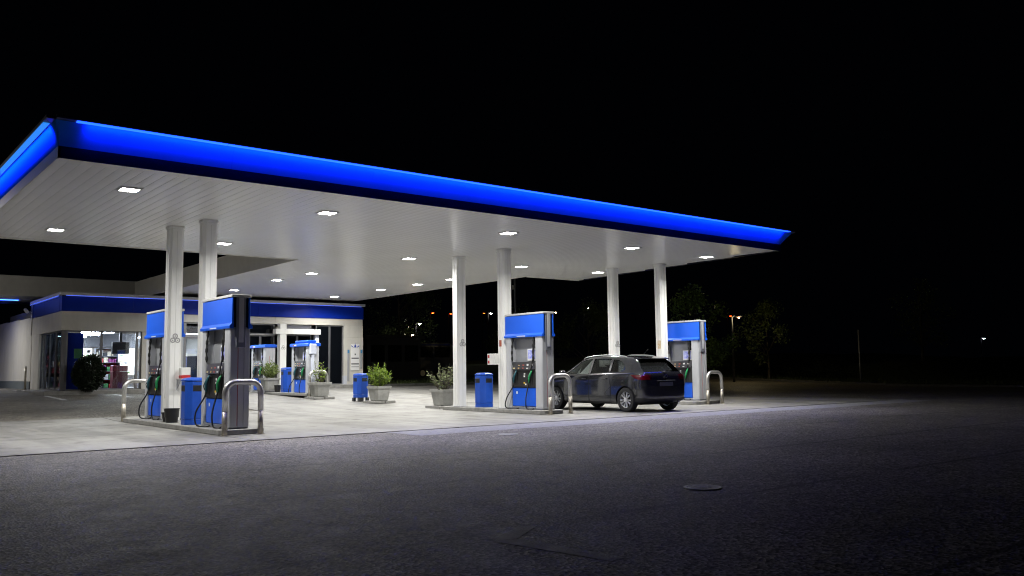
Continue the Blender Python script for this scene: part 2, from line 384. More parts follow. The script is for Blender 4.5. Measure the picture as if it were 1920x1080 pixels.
# ------------------------------------------------------------------ lamps
def lamp_proto():
    t = thing('canopy_light', '', 'light')
    B().prism([(-.20, -.20), (.20, -.20), (.20, .20), (-.20, .20)], 'z', -.012, .0).done('housing', LAMPF, t)
    b = B()
    b.box(-.18, -.18, -.0225, .18, -.152, -.0125); b.box(-.18, .152, -.0225, .18, .18, -.0125)
    b.box(-.18, -.151, -.0225, -.152, .151, -.0125); b.box(.152, -.151, -.0225, .18, .151, -.0125)
    b.done('frame', LAMPF, t)
    b = B(); R0 = [b.bm.verts.new((x, y, -.0135)) for x, y in ((-.15, -.15), (.15, -.15), (.15, .15), (-.15, .15))]; R1 = [b.bm.verts.new((x, y, -.021)) for x, y in ((-.15, -.15), (.15, -.15), (.15, .15), (-.15, .15))]; R2 = [b.bm.verts.new((x * .8, y * .8, -.0215)) for x, y in ((-.15, -.15), (.15, -.15), (.15, .15), (-.15, .15))]
    b.bm.faces.new(R0); b.bm.faces.new(list(reversed(R2)))
    for P, Q in ((R0, R1), (R1, R2)):
        for i in range(4): b.bm.faces.new((P[(i + 1) % 4], P[i], Q[i], Q[(i + 1) % 4]))
    bmesh.ops.recalc_face_normals(b.bm, faces=list(b.bm.faces))
    b.done('diffuser', LAMP, t)
    ld = bpy.data.lights.new('lamp_light', 'AREA'); ld.shape = 'SQUARE'; ld.size = .27; ld.energy = LAMP_W; ld.spread = math.radians(155); ld.color = (1., .985, .94)
    lo = bpy.data.objects.new('lamp_light', ld); C.objects.link(lo); lo.parent = t; lo.location = (0, 0, -.032)
    return t
lp = lamp_proto(); used = False
ords = ['leftmost', 'second from the left', 'middle', 'second from the right', 'rightmost']
for row, pts in (('front', [(4.56, 17.1), (8.71, 17.18), (13.78, 17.14), (18.49, 17.27), (22.0, 17.35)]), ('rear', [(4.46, 22.9), (8.55, 22.9), (14.39, 22.85), (18.71, 22.6), (22.2, 22.45)])):
    for i, (x, y) in enumerate(pts):
        place(lp, used, (x, y, H - .002), 0, f'square lit lamp in {row} row of main canopy ceiling, {ords[i]} of five', 'light', 'lamps in the main canopy ceiling'); used = True
for nm, pts in (('left', [(13.76, 28.3), (13.68, 31.1), (13.85, 35.8)]), ('right', [(19.15, 27.4), (19.1, 29.7), (19.02, 32.5), (18.95, 36.6)])):
    for i, (x, y) in enumerate(pts):
        oo = ['nearest', 'second nearest', 'third nearest', 'fourth nearest'][i]
        place(lp, used, (x, y, H + .010), 0, f'square lit lamp in {nm} row of the link roof, {oo} to main canopy', 'light', 'lamps in the link roof ceiling')

place(lp, True, (4.7, 46.95, 4.966), 0, 'assumed square lit lamp, out of view under rear canopy beside the shop side wall', 'light', 'assumed lamps under the rear canopy')  # lamp out of view, assumed from the lit shop side wall
place(lp, True, (-1.2, 46.95, 4.966), 0, 'assumed square lit lamp, out of view under rear canopy farther from the shop', 'light', 'assumed lamps under the rear canopy')  # second assumed lamp, also out of view
# ------------------------------------------------------------------ columns
def col_proto():
    t = thing('canopy_column', '', 'column'); a, c = .165, .055
    oct_ = [(-a, -a + c), (-a + c, -a), (a - c, -a), (a, -a + c), (a, a - c), (a - c, a), (-a + c, a), (-a, a - c)]
    B().prism(oct_, 'z', 0, H - .12 - .07).done('shaft', COLW, t)
    B().box(-.21, -.21, .0, .21, .21, .012).done('base_plate', GREYP, t)
    q = .172; o2 = [(x * 1.10, y * 1.10) for x, y in oct_]
    B().prism(o2, 'z', H - .12 - .072, H - .125).done('collar', COLW, t)
    B().box(-.006, -.1685, .02, .006, -.163, H - .25).done('seam', mat('seam_grey', (.62, .62, .6), .5), t)
    B().box(-.1685, -.006, .02, -.163, .006, H - .25).done('seam', MATS['seam_grey'], t)
    return t
def emblem(t):
    b = B()
    for (yy, z2) in ((.0, 2.18), (-.055, 2.085), (.055, 2.085)):
        b.lathe([(.05, 0), (.05, .004), (.034, .004), (.034, 0)], 14, (-.169, yy, z2), 'x', close=True)
    for (yy, z2) in ((.0, 2.18), (-.055, 2.085), (.055, 2.085)): b.lathe([(.015, 0), (.015, .004)], 8, (-.169, yy, z2), 'x')
    b.done('round_emblem', mat('emblem_grey', (.33, .33, .33), .5), t)
cp = col_proto(); used = False
COLS = [('front', 'left', 6.99, 19.66), ('front', 'middle', 15.6, 19.63), ('front', 'right', 22.33, 19.6), ('rear', 'left', 6.66, 20.98), ('rear', 'middle', 15.5, 21.75), ('rear', 'right', 21.83, 21.35)]
cobj = {}
for r, s, x, y in COLS:
    e = {'left': 'behind the nearest pump' if r == 'front' else 'between the two pumps of the nearest island', 'middle': 'behind the pump beside the car' if r == 'front' else 'beside the potted shrub', 'right': 'beside the pump right of the car' if r == 'front' else 'rising behind the car roof'}[s]
    c_ = place(cp, used, (x, y, .122), 0, f'white canopy column {e}', 'column', 'columns carrying the main canopy'); used = True; cobj[(r, s)] = c_
for r, s, x, y in COLS:
    if r == 'rear':
        b = B()
        c_ = cobj[(r, s)]
        for (yy, z2) in ((.0, 2.10), (-.055, 2.0), (.055, 2.0)):
            b.lathe([(.062, 0), (.062, .004), (.036, .004), (.036, 0)], 14, (x + yy, y - .1735, z2), 'y', close=True)
            b.lathe([(.018, 0), (.018, .004)], 8, (x + yy, y - .1735, z2), 'y')
        b.done('round_emblem', mat('emblem_grey', (.33, .33, .33), .5), c_)
# rust stain collar on the middle front column, stickers
xx, yy = 15.6, 19.63
B().box(xx - .1725, yy - .05, 1.88, xx - .167, yy + .05, 2.06).done('sticker', mat('rusty_label', (.42, .09, .05), .6, var=.5, vs=25), cobj[('front', 'middle')])
B().box(22.33 - .1725, 19.5, 1.85, 22.33 - .167, 19.64, 2.12).done('sticker', mat('ochre_label', (.5, .3, .08), .6, var=.5, vs=18, vcol=(.7, .68, .6)), cobj[('front', 'right')])

# ================================================================== PUMP ISLANDS
def island(x0, x1, y0, y1, label):
    b = B(); c = .1; z0 = gz((y0 + y1) / 2) if y0 > 24 else 0
    pts = [(x0, y0 + c), (x0 + c, y0), (x1 - c, y0), (x1, y0 + c), (x1, y1 - c), (x1 - c, y1), (x0 + c, y1), (x0, y1 - c)]
    b.prism(pts, 'z', z0 + .0145, z0 + .12, .012)
    o = b.done('pump_island', KERB); tag(o, label, 'island', 'concrete pump islands'); return o
island(6.24, 7.17, 16.72, 23.5, 'long raised concrete island under the two nearest fuel pumps')
island(15.18, 16.02, 17.55, 22.3, 'raised concrete island with pump, bin and potted shrub beside the dark car')
island(22.1, 23.5, 18.1, 22.2, 'raised concrete island under the pump right of the car')
z4 = gz(33.4)
B4 = island(14.75, 15.6, 30.9, 36.9, 'distant raised concrete island in front of the shop entrance')

# ------------------------------------------------------------------ pumps
def hoop_proto():
    t = thing('hoop_barrier', '', 'barrier'); r = .055; wd, ht, R = .36, 1.03, .22
    pts = [(-wd, 0, .46), (-wd, 0, ht - R)]
    for k in range(1, 9): a = PI - k * PI / 16; pts.append((-wd + R + R * math.cos(a), 0, ht - R + R * math.sin(a)))
    for k in range(0, 9): a = PI / 2 - k * PI / 16; pts.append((wd - R + R * math.cos(a), 0, ht - R + R * math.sin(a)))
    pts += [(wd, 0, .46)]
    B().tube(pts, r, 16).done('hoop', STEEL, t)
    for s in (-1, 1):
        B().tube([(s * wd, 0, .0), (s * wd, 0, .458)], r * .985, 16).done('leg', STEELW, t)
        B().lathe([(.085, .0), (.085, .012)], 16, (s * wd, 0, 0)).done('foot_plate', STEELW, t)
    return t
hp = hoop_proto(); used = False
for x, y, z, lb in ((6.64, 16.6, .0145, 'steel hoop barrier in front of the nearest pump'), (6.70, 23.72, .0145, 'steel hoop barrier at far end of the nearest island'), (15.72, 17.42, .0145, 'steel hoop barrier between the middle pump and the car'), (22.98, 17.97, .0145, 'steel hoop barrier at the pump right of the car'), (15.2, 30.62, gz(30.6) + .012, 'small pale hoop barrier by the distant pump near the shop')):
    place(hp, used, (x, y, z), 0, lb, 'barrier', 'hoop barriers at pump islands'); used = True

def smooth_path(P, n=8):
    P = [Vector(p) for p in P]; out = []
    for i in range(len(P) - 1):
        p0, p1, p2, p3 = P[max(i - 1, 0)], P[i], P[i + 1], P[min(i + 2, len(P) - 1)]
        for k in range(n):
            t = k / n; out.append(.5 * ((2 * p1) + (p2 - p0) * t + (2 * p0 - 5 * p1 + 4 * p2 - p3) * t * t + (3 * p1 - p0 - 3 * p2 + p3) * t ** 3))
    out.append(P[-1]); return out

def nozzle(t, y, s, m, z=.98):
    # s = side (-1 faces -X); nozzle hangs in a holster, spout up
    X = s * .215
    b = B(); b.prism([(y - .085, .62), (y + .085, .62), (y + .075, 1.02), (y - .075, 1.02)], 'x', s * .165, s * .20, .004); b.done('holster', BLACK, t)
    n = B().tube([(X + s * .01, y + .03, .72), (X + s * .02, y + .015, .80), (X + s * .03, y - .015, .90), (X - s * .0, y - .05, 1.0), (X - s * .03, y - .06, 1.07)], [.022, .03, .036, .026, .014], 8).done('nozzle', m, t)
    B().tube([(X + s * .045, y + .03, .76), (X + s * .075, y + .01, .84), (X + s * .05, y - .02, .93)], .009, 6).done('trigger_guard', BLACK, n)
    return (X + s * .01, y + .03, .72)
def pump_proto(tall=True):
    t = thing('fuel_pump', '', 'fuel pump')
    top = 2.0 if tall else 1.86
    B().box(-.20, -.76, 0, .20, .76, .07, .004).done('plinth', ALUD, t)
    # end towers (near end = -y is the wide one)
    for (y0, y1, xw) in ((-.78, -.50, .205), (.56, .76, .205)):
        tw = B().box(-xw, y0, .03, xw, y1, top, .012, 2).done('end_tower', ALU, t)
        for s in (-1, 1):
            B().box(s * (xw - .001), y0 + .04, .06, s * (xw + .006), y1 - .035, top - .06, .002).done('tower_panel', ALU, tw)
    # near end face: vertical panels and red line
    et = B().box(-.19, -.792, .04, -.045, -.779, top - .04, .003).done('end_panel', ALU, t)
    B().box(-.03, -.795, .04, .07, -.779, top - .03, .004).done('end_panel', ALU, t)
    B().box(.085, -.796, .04, .20, -.779, top - .02, .004).done('end_panel', ALU, t)
    B().box(-.043, -.791, .06, -.034, -.779, top - .35).done('red_strip', RED, t)
    # centre sheet, left open at the near side above the display
    B().box(-.03, -.20, 1.28, .03, .555, top - .001).done('back_panel', GREYP, t)
    B().box(-.15, -.498, .07, .15, .555, 1.275).done('core', DARKG, t)
    for s in (-1, 1):
        bp_ = B().box(s * .151, -.47, .085, s * .185, .53, .585, .006).done('lower_panel', BLUE, t)
        B().box(s * .1855, .30, .42, s * .188, .36, .49).done('warning_label', WLAB, bp_)
        nh = B().prism([(s * .151, .60), (s * .20, .60), (s * .155, 1.06), (s * .151, 1.06)], 'y', -.48, .54).done('nozzle_housing', BLACK, t)
        dp = B().prism([(s * .151, 1.085), (s * .215, 1.085), (s * .175, 1.30), (s * .151, 1.30)], 'y', -.47, .50, .004).done('display', mat('display_plastic', (.035, .035, .04), .3), t)
        cols = [mat('cream_label', (.6, .52, .3), .5), WLAB, mat('lilac_label', (.3, .34, .6), .5), mat('tan_label', (.55, .36, .16), .5), WLAB, mat('sage_label', (.4, .5, .35), .5), mat('brick_label', (.42, .1, .08), .5), WLAB]
        kk = 0
        for r_ in range(2):
            for c_ in range(5):
                y = .42 - c_ * .19; z = 1.13 + r_ * .085; xo = .215 - (z - 1.085) * .186
                if random.random() < .85:
                    b = B(); b.box(s * (xo - .004), y - .05 + random.uniform(0, .02), z - .022, s * (xo + .006), y + .02 + random.uniform(0, .03), z + random.uniform(.005, .03)); b.done('label', cols[(kk * 3 + r_) % 8], dp)
                kk += 1
        for (yy, z, m) in ((.0, .72, YEL), (.02, .90, WLAB), (.02, .97, WLAB), (-.06, .68, WLAB)):
            xo = .20 - (z - .60) * .098
            B().box(s * (xo - .003), yy - .03, z - .02, s * (xo + .004), yy + .03, z + .025).done('label', m, nh)
        ad = B().box(s * .10, -.44, 1.33, s * .118, -.06, 1.66, .004).done('advert_board', WLAB, t)
        rr = random.Random(5)
        B().box(s * .1185, -.41, 1.37, s * .1205, -.09, 1.63).done('advert_print', mat('advert_blue', (.05, .08, .55), .4, var=.9, vs=11, vcol=(.75, .77, .85)), ad)
        p1 = nozzle(t, .40, s, TEAL); p2 = nozzle(t, -.26, s, GREEN)
        def hose(p, y_top, out, drift):
            P = [(p[0], p[1], p[2]), (p[0] + s * .03, p[1] + .01, .6), (p[0] + s * out, p[1] + drift * .6, .30), (p[0] + s * out * .8, p[1] + drift, .05), (p[0] + s * out * .3, p[1] + drift * .2 - .12, -.0), (s * .20, p[1] - .18, .03)]
            B().tube(smooth_path(P), .017, 8).done('hose', RUB, t)
            P = [(s * .195, y_top, 1.32), (s * .20, y_top + .01, 1.55), (s * .19, y_top, 1.8), (s * .17, y_top - .01, top)]
            rr_ = [.018 + (.012 if (i // 2) % 2 else 0) for i in range(len(smooth_path(P, 6)))]
            B().tube(smooth_path(P, 6), rr_, 8).done('hose_guide', RUB, t)
        hose(p1, .51, .16, .20); hose(p2, -.40, .10, .02)
        # hose dropping from the header to the nozzle
        B().tube(smooth_path([(s * .19, -.44, top), (s * .20, -.43, 1.6), (s * .225, -.36, 1.2), (s * .23, -.30, 1.05)]), .013, 8).done('hose', RUB, t)
    if tall:
        hb = B().box(-.15, -.80, top + .004, .15, .80, 2.60).done('header_body', NAVY, t)
        for s in (-1, 1):
            pts = [(s * .151, top - .02), (s * .235, top - .02), (s * .24, top + .03), (s * .19, top + .085), (s * .185, 2.59), (s * .151, 2.59)]
            B().prism(pts, 'y', -.83, .83, .003).done('header_panel', BLUE, t)
            B().box(s * .2365, -.12, top + .0, s * .2415, .25, top + .024).done('lip_highlight', mat('pale_highlight', (.7, .68, .75), .4), t)  # pale bar painted on the blue lip as a highlight
        B().box(-.20, -.84, 2.60, .20, .84, 2.655, .008).done('header_cap', mat('cap_grey', (.55, .55, .53), .4, var=.1), t)
        B().box(-.10, -.832, 1.6, .10, -.801, 2.598, .01).done('end_channel', ALUD, t)
        B().box(-.05, -.842, 1.7, .05, -.833, 2.595, .004).done('end_channel', ALU, t)
    else:
        pts = [(-.27, 1.87), (.27, 1.87), (.27, 1.97), (.22, 2.0), (-.22, 2.0), (-.27, 1.97)]
        B().prism(pts, 'y', -.83, .80, .006).done('header_cap', BLUE, t)
        for s in (-1, 1):
            for yy, m in ((.45, RED), (.25, WLAB), (.36, WLAB)): B().box(s * .2705, yy - .05, 1.90, s * .2735, yy + .05, 1.95).done('label', m, t)
    return t
pA = pump_proto(True); pB = pump_proto(False)
place(pA, False, (6.66, 17.64, .122), 0, 'nearest fuel pump with tall blue header, black hoses and green nozzle', 'fuel pump', 'fuel pumps with tall headers')
place(pA, True, (6.80, 22.06, .122), 0, 'fuel pump left of the white column at far end of the nearest island', 'fuel pump', 'fuel pumps with tall headers')
place(pA, True, (15.60, 18.55, .122), 0, 'fuel pump with tall blue header just left of the dark car', 'fuel pump', 'fuel pumps with tall headers')
place(pA, True, (23.05, 19.28, .122), 0, 'fuel pump with tall blue header partly hidden behind the car', 'fuel pump', 'fuel pumps with tall headers')
place(pB, False, (15.17, 31.75, z4 + .122 - .06), 0, 'low fuel pump with thin blue cap beside distant bin and planter', 'fuel pump', 'low fuel pumps near the shop')
place(pB, True, (15.17, 35.8, z4 + .122), 0, 'low fuel pump with thin blue cap glimpsed behind the nearest pump', 'fuel pump', 'low fuel pumps near the shop')
# blue advert drum above the near low pump and a squeegee post at its end
B().box(15.0, 31.2, z4 + 2.07, 15.4, 32.3, z4 + 2.17, .03).done('header_box', BLUE, pB)
sp_ = B().box(15.03, 30.86, z4 + .1, 15.15, 30.93, z4 + 1.62, .02).done('side_post', mat('pale_post', (.62, .66, .78), .35), pB)
B().box(14.96, 30.82, z4 + 1.62, 15.22, 30.94, z4 + 2.02, .02).done('post_head', MATS['pale_post'], pB)

# ------------------------------------------------------------------ bins
def bin_proto(feet=False):
    t = thing('litter_bin', '', 'bin'); a, c = .24, .115; z0 = .14 if feet else 0
    def ring(k): return [(-a * k, (-a + c) * k), ((-a + c) * k, -a * k), ((a - c) * k, -a * k), (a * k, (-a + c) * k), (a * k, (a - c) * k), ((a - c) * k, a * k), ((-a + c) * k, a * k), (-a * k, (a - c) * k)]
    B().prism(ring(1.0), 'z', z0 + .12, .925, .012).done('body', BINB, t)
    B().prism(ring(.985), 'z', z0, z0 + .115, .006).done('base', BINB, t)
    b = B()
    R0 = [b.bm.verts.new((x, y, .931)) for x, y in ring(1.02)]; R1 = [b.bm.verts.new((x, y, .965)) for x, y in ring(1.02)]; R2 = [b.bm.verts.new((x, y, 1.0)) for x, y in ring(.8)]; R3 = [b.bm.verts.new((x, y, 1.012)) for x, y in ring(.4)]
    b.bm.faces.new(list(reversed(R0))); b.bm.faces.new(R3)
    for P, Q in ((R0, R1), (R1, R2), (R2, R3)):
        for i in range(8): b.bm.faces.new((P[i], P[(i + 1) % 8], Q[(i + 1) % 8], Q[i]))
    b.done('lid', BINB, t)
    for q in ((-1, 0), (0, -1), (1, 0), (0, 1)):
        b = B()
        if q[0]: b.box(q[0] * (a - .02), -.11, .715, q[0] * (a + .004), .11, .845, .004)
        else: b.box(-.11, q[1] * (a - .02), .715, .11, q[1] * (a + .004), .845, .004)
        b.done('slot', BLACK, t)
    if feet:
        for x, y in ((-.17, -.17), (.17, -.17), (.17, .17), (-.17, .17)):
            B().box(x - .05, y - .05, 0, x + .05, y + .05, .139).done('foot', DARKG, t)
    return t
bA = bin_proto(); bF = bin_proto(True)
place(bA, False, (6.56, 19.14, .122), 0, 'blue litter bin on the nearest island beside black buckets', 'bin', 'blue litter bins')
place(bA, True, (15.62, 20.68, .122), 0, 'blue litter bin between two white columns on the middle island', 'bin', 'blue litter bins')
place(bA, True, (15.17, 33.3, z4 + .122), 0, 'blue litter bin beside the distant low pump near shop', 'bin', 'blue litter bins')
place(bF, False, (15.62, 28.1, gz(28.1) + .014), .1, 'blue litter bin on short feet next to leafy planter', 'bin', 'blue litter bins')

# ------------------------------------------------------------------ planters and shrubs
def planter(loc, label, sc_=1., pal=True):
    t = thing('planter', label, 'planter', loc, 'concrete planters')
    x, y, z = loc
    def ring(k, c=.28): return [(-k, -k + k * c * 2 * .5), (-k + k * c, -k), (k - k * c, -k), (k, -k + k * c), (k, k - k * c), (k - k * c, k), (-k + k * c, k), (-k, k - k * c)]
    prof = [(.225, .08), (.25, .10), (.315, .50), (.35, .505), (.36, .59), (.31, .592), (.30, .52)]
    b = B(); rings = [[b.bm.verts.new((x + px * sc_, y + py * sc_, z + zz_ * sc_)) for px, py in ring(k)] for k, zz_ in prof]
    b.bm.faces.new(list(reversed(rings[0])))
    for P, Q in zip(rings, rings[1:]):
        for i in range(8): b.bm.faces.new((P[i], P[(i + 1) % 8], Q[(i + 1) % 8], Q[i]))
    b.done('pot', PLANT, t)
    b = B(); b.prism([(x + px * sc_, y + py * sc_) for px, py in ring(.305)], 'z', z + .515 * sc_, z + .53 * sc_); b.done('soil', SOIL, t)
    if pal:
        B().box(x - .42, y - .42, z, x - .02, y + .42, z + .08, .008).done('base_slab', KERB, t)
        B().box(x + .02, y - .42, z, x + .42, y + .42, z + .08, .008).done('base_slab', KERB, t)
    return t
def leafm(name, a, b_):
    m = bpy.data.materials.new(name); m.use_nodes = True; nt = m.node_tree; N = nt.nodes; L = nt.links; p = N['Principled BSDF']
    g = N.new('ShaderNodeNewGeometry'); r = N.new('ShaderNodeValToRGB'); r.color_ramp.elements[0].color = (*a, 1); r.color_ramp.elements[1].color = (*b_, 1)
    L.new(g.outputs['Random Per Island'], r.inputs[0]); L.new(r.outputs[0], p.inputs['Base Color']); p.inputs['Roughness'].default_value = .55
    tr = N.new('ShaderNodeBsdfTranslucent'); L.new(r.outputs[0], tr.inputs[0]); mx = N.new('ShaderNodeMixShader'); mx.inputs[0].default_value = .3
    L.new(p.outputs[0], mx.inputs[1]); L.new(tr.outputs[0], mx.inputs[2]); L.new(mx.outputs[0], N['Material Output'].inputs[0])
    return m
LIME = leafm('lime_leaf', (.10, .17, .015), (.26, .36, .05)); OLIVE = leafm('olive_leaf', (.08, .12, .02), (.20, .26, .07)); GREYG = leafm('grey_leaf', (.09, .12, .05), (.22, .25, .12))
DGREEN = leafm('dark_leaf', (.006, .011, .005), (.018, .032, .012)); TREEL = leafm('tree_leaf', (.08, .15, .02), (.24, .36, .07)); TREED = leafm('tree_leaf_dark', (.05, .08, .02), (.13, .17, .05))
BARK = mat('bark', (.09, .075, .055), .9, var=.4, vs=12, bump=.6)
def shrub(loc, label, r=.38, h=.75, n=70, m=LIME, thin=False, seed=0, upr=.5):
    rd = random.Random(seed); t = thing('potted_shrub', label, 'shrub', loc, 'shrubs in planters'); x, y, z = loc
    st = B(); lf = B()
    for i in range(n):
        a = rd.uniform(0, 2 * PI); q = math.sqrt(rd.random()); hh = h * (rd.uniform(.55, 1.05) - .25 * q * q) * (1.3 if rd.random() < .1 else 1)
        b0 = Vector((x + .12 * q * math.cos(a), y + .12 * q * math.sin(a), z)); tip = Vector((x + r * q * math.cos(a) * 1.0, y + r * q * math.sin(a), z + hh))
        mid = b0.lerp(tip, .55) + Vector((0, 0, .06)); P = smooth_path([b0, mid, tip], 4)
        if i % (1 if thin else 3) == 0: st.tube(P, [.006 * (1 - k / len(P)) + .002 for k in range(len(P))], 4, False)
        for k in range(10 if not thin else 7):
            f = rd.uniform(.15, 1.0); j = min(int(f * (len(P) - 1)), len(P) - 2); c = P[j].lerp(P[j + 1], rd.random())
            ln = rd.uniform(.06, .12); dr = Vector((rd.gauss(0, 1), rd.gauss(0, 1), rd.gauss(upr, .6))).normalized(); sd = dr.cross(Vector((rd.gauss(0, 1), rd.gauss(0, 1), rd.gauss(0, 1)))).normalized() * ln * .2
            lf.poly(c, c + dr * ln * .5 + sd, c + dr * ln, c + dr * ln * .5 - sd)
    st.done('stems', BARK, t); lf.done('foliage', m, t)
    return t
P1 = (15.72, 26.95, gz(26.95) + .014); planter(P1, 'grey concrete planter on slabs beside the bin on feet')
shrub((P1[0], P1[1], P1[2] + .52), 'bright lime green bushy shrub in planter beside the footed bin', .45, .72, 150, LIME, seed=1)
P2 = (15.95, 23.3, .014); planter(P2, 'grey concrete planter half hidden behind a white column')
shrub((P2[0], P2[1], P2[2] + .52), 'sparse grey green shrub in planter behind white column', .52, .85, 60, GREYG, True, seed=2)
P3 = (15.12, 30.35, gz(30.35) + .014); planter(P3, 'grey concrete planter in front of the distant low pump', 1.05)
shrub((P3[0], P3[1], P3[2] + .54), 'thin yellowish shrub in planter before the distant pump', .40, .85, 26, LIME, True, seed=3)
P4 = (14.95, 34.55, z4 + .122); planter(P4, 'grey concrete planter between the two distant low pumps', 1., False)
shrub((P4[0], P4[1], P4[2] + .5), 'olive green shrub in planter between distant low pumps', .42, .72, 110, OLIVE, seed=4, upr=1.2)

# ------------------------------------------------------------------ small things on the islands
def bucket(loc, r0, r1, h, label, name='bucket'):
    t = thing(name, label, 'bucket', loc, 'black buckets on the nearest island'); x, y, z = loc
    B().lathe([(r0, 0), (r1, h), (r1 + .012, h), (r1 + .012, h + .015), (r1 - .006, h + .015), (r1 - .01, h * .4)], 20, loc).done('body', BLACK, t)
    B().tube([(x + (r1 + .005) * math.cos(a), y + (r1 + .005) * math.sin(a), z + h * .9 - .02 * math.sin(a * 2)) for a in [k * PI / 8 for k in range(9)]], .005, 6).done('handle', DARKG, t)
    return t
bucket((6.46, 20.30, .122), .13, .165, .30, 'large black bucket standing at the foot of the left column')
bucket((6.47, 20.72, .122), .075, .10, .20, 'small black bucket beside the larger bucket at the left column')
t = thing('watering_can', 'black watering can standing by small bucket at column foot', 'watering can', (6.42, 20.72, .122))
bucket((15.05, 34.0, z4 + .122), .11, .14, .28, 'black bucket at distant white post near the shop')['group'] = 'black buckets'
bpy.data.objects.remove(t)
# service shelf with red box on left rear column
t = thing('service_shelf', 'grey service shelf with red box fixed to left column', 'shelf', (6.9, 20.8, 1.1))
B().box(6.70, 20.47, 1.085, 7.0, 20.795, 1.105, .003).done('shelf_board', ALU, t)
B().prism([(20.50, 1.083), (20.79, 1.083), (20.79, .85)], 'x', 6.71, 6.725).done('bracket', GREYP, t)
B().box(6.74, 20.55, 1.107, 6.95, 20.75, 1.18, .008).done('red_box', RED, t)
B().box(6.74, 20.56, 1.182, 6.95, 20.76, 1.36, .006).done('towel_box', WHITE, t)
t = thing('notice_box', 'white box with red labels fixed to column left of middle pump', 'box', (15.3, 19.9, 1.4))
B().box(15.33, 19.80, 1.36, 15.50, 20.12, 1.68, .006).done('box_body', WHITE, t)
for z in (1.40, 1.56): B().box(15.326, 20.02, z, 15.329, 20.09, z + .08).done('red_label', RED, t)
t = thing('towel_dispenser', 'white and orange dispenser on column beyond the car roof', 'dispenser', (21.8, 19.6, 1.4))
B().box(22.05, 19.35, 1.36, 22.16, 19.72, 1.55, .008).done('box_body', WHITE, t); B().box(22.046, 19.60, 1.38, 22.049, 19.70, 1.50).done('orange_label', ORL, t)

# ================================================================== CAR
def ev(ob):
    dg = bpy.context.evaluated_depsgraph_get(); dg.update()
    return bpy.data.meshes.new_from_object(ob.evaluated_get(dg))
def boolean(me, ops):
    o = bpy.data.objects.new('tmp', me); C.objects.link(o); cs = []
    for kind, cm in ops:
        c = bpy.data.objects.new('cut', cm); C.objects.link(c); cs.append(c); c.hide_render = True
        md = o.modifiers.new('b', 'BOOLEAN'); md.operation = kind; md.object = c; md.solver = 'EXACT'
    r = ev(o)
    for c in cs + [o]: bpy.data.objects.remove(c)
    return r
PAINT = mat('car_paint', (.030, .031, .036), .17, metal=.35, spec=.6, coat=1., rvar=.03, vs=2)
CARIN = mat('car_interior', (.05, .05, .052), .7); ARCH = mat('arch_black', (.008, .008, .008), .8)
RIM = mat('alloy', (.66, .66, .66), .32, metal=.4); TYRE = mat('tyre', (.014, .014, .015), .75, bump=.2, bs=80)
TAIL = mat('tail_red', (.10, .003, .008), .12, coat=1.); CHROME = mat('chrome', (.75, .75, .76), .1, metal=1.)
SEAM = mat('seam_black', (.004, .004, .005), .6)
ST = [(-2.25, .42, .66, .66, .70, .50), (-2.235, .33, .76, .90, .94, .62), (-2.15, .26, .84, 1.02, 1.08, .66), (-2.0, .23, .875, 1.06, 1.22, .655), (-1.84, .22, .895, 1.07, 1.40, .625), (-1.72, .21, .905, 1.075, 1.48, .61), (-1.6, .20, .91, 1.075, 1.505, .61), (-1.1, .19, .915, 1.07, 1.55, .63), (-.6, .19, .92, 1.055, 1.575, .64), (0., .19, .92, 1.035, 1.57, .64), (.35, .19, .92, 1.025, 1.53, .625), (.65, .19, .915, 1.015, 1.42, .61), (.95, .19, .91, 1.01, 1.26, .62), (1.2, .19, .905, 1.0, 1.10, .65), (1.4, .20, .90, .97, 1.02, .66), (1.7, .20, .885, .92, .97, .64), (1.98, .22, .84, .83, .89, .58), (2.16, .27, .76, .70, .76, .5), (2.25, .38, .60, .55, .60, .38)]
def car_loft(grow=0.):
    b = B(); rows = []
    for (y, zb, wd, zl, zr, rw) in ST:
        wd += grow; rw += grow; zr += grow; y2 = y + (grow if y > 2.1 else (-grow if y < -2.1 else 0))
        half = [(0, zb), (wd * .86, zb), (wd * .955, zb + .05), (wd * .985, zb + .2 * (zl - zb)), (wd, zb + .52 * (zl - zb)), (wd * .985, zb + .85 * (zl - zb)), (wd * .955, zl), (wd * .93, zl + .02 * (zr - zl)), (rw + (wd * .93 - rw) * .45, zl + .56 * (zr - zl)), (rw + .015, zl + .90 * (zr - zl)), (rw * .84, zl + .985 * (zr - zl)), (0, zr + .012)]
        ring = [(-x, z) for x, z in reversed(half[1:-1])]
        pts = half + ring
        rows.append([b.bm.verts.new((x, y2, z)) for x, z in pts])
    n = len(rows[0])
    for a, c in zip(rows, rows[1:]):
        for k in range(n): b.bm.faces.new((a[k], a[(k + 1) % n], c[(k + 1) % n], c[k]))
    for row, rev in ((rows[0], False), (rows[-1], True)):
        # close as strips between left and right halves
        m = n // 2
        for k in range(m):
            l0, l1 = row[k], row[k + 1]; r0, r1 = row[(n - k) % n], row[(n - k - 1) % n]
            q = [l0, l1, r1, r0]; q2 = []
            for v in q:
                if v not in q2: q2.append(v)
            if len(q2) > 2: b.bm.faces.new(q2)
    bmesh.ops.recalc_face_normals(b.bm, faces=list(b.bm.faces))
    me = b.mesh('loft', PAINT)
    o = bpy.data.objects.new('tmp', me); C.objects.link(o); s = o.modifiers.new('s', 'SUBSURF'); s.levels = 2; s.render_levels = 2
    r = ev(o); bpy.data.objects.remove(o); return r
def pm(pts, ax, a, b_, m=CARIN): return B().prism(pts, ax, a, b_).mesh('c', m)
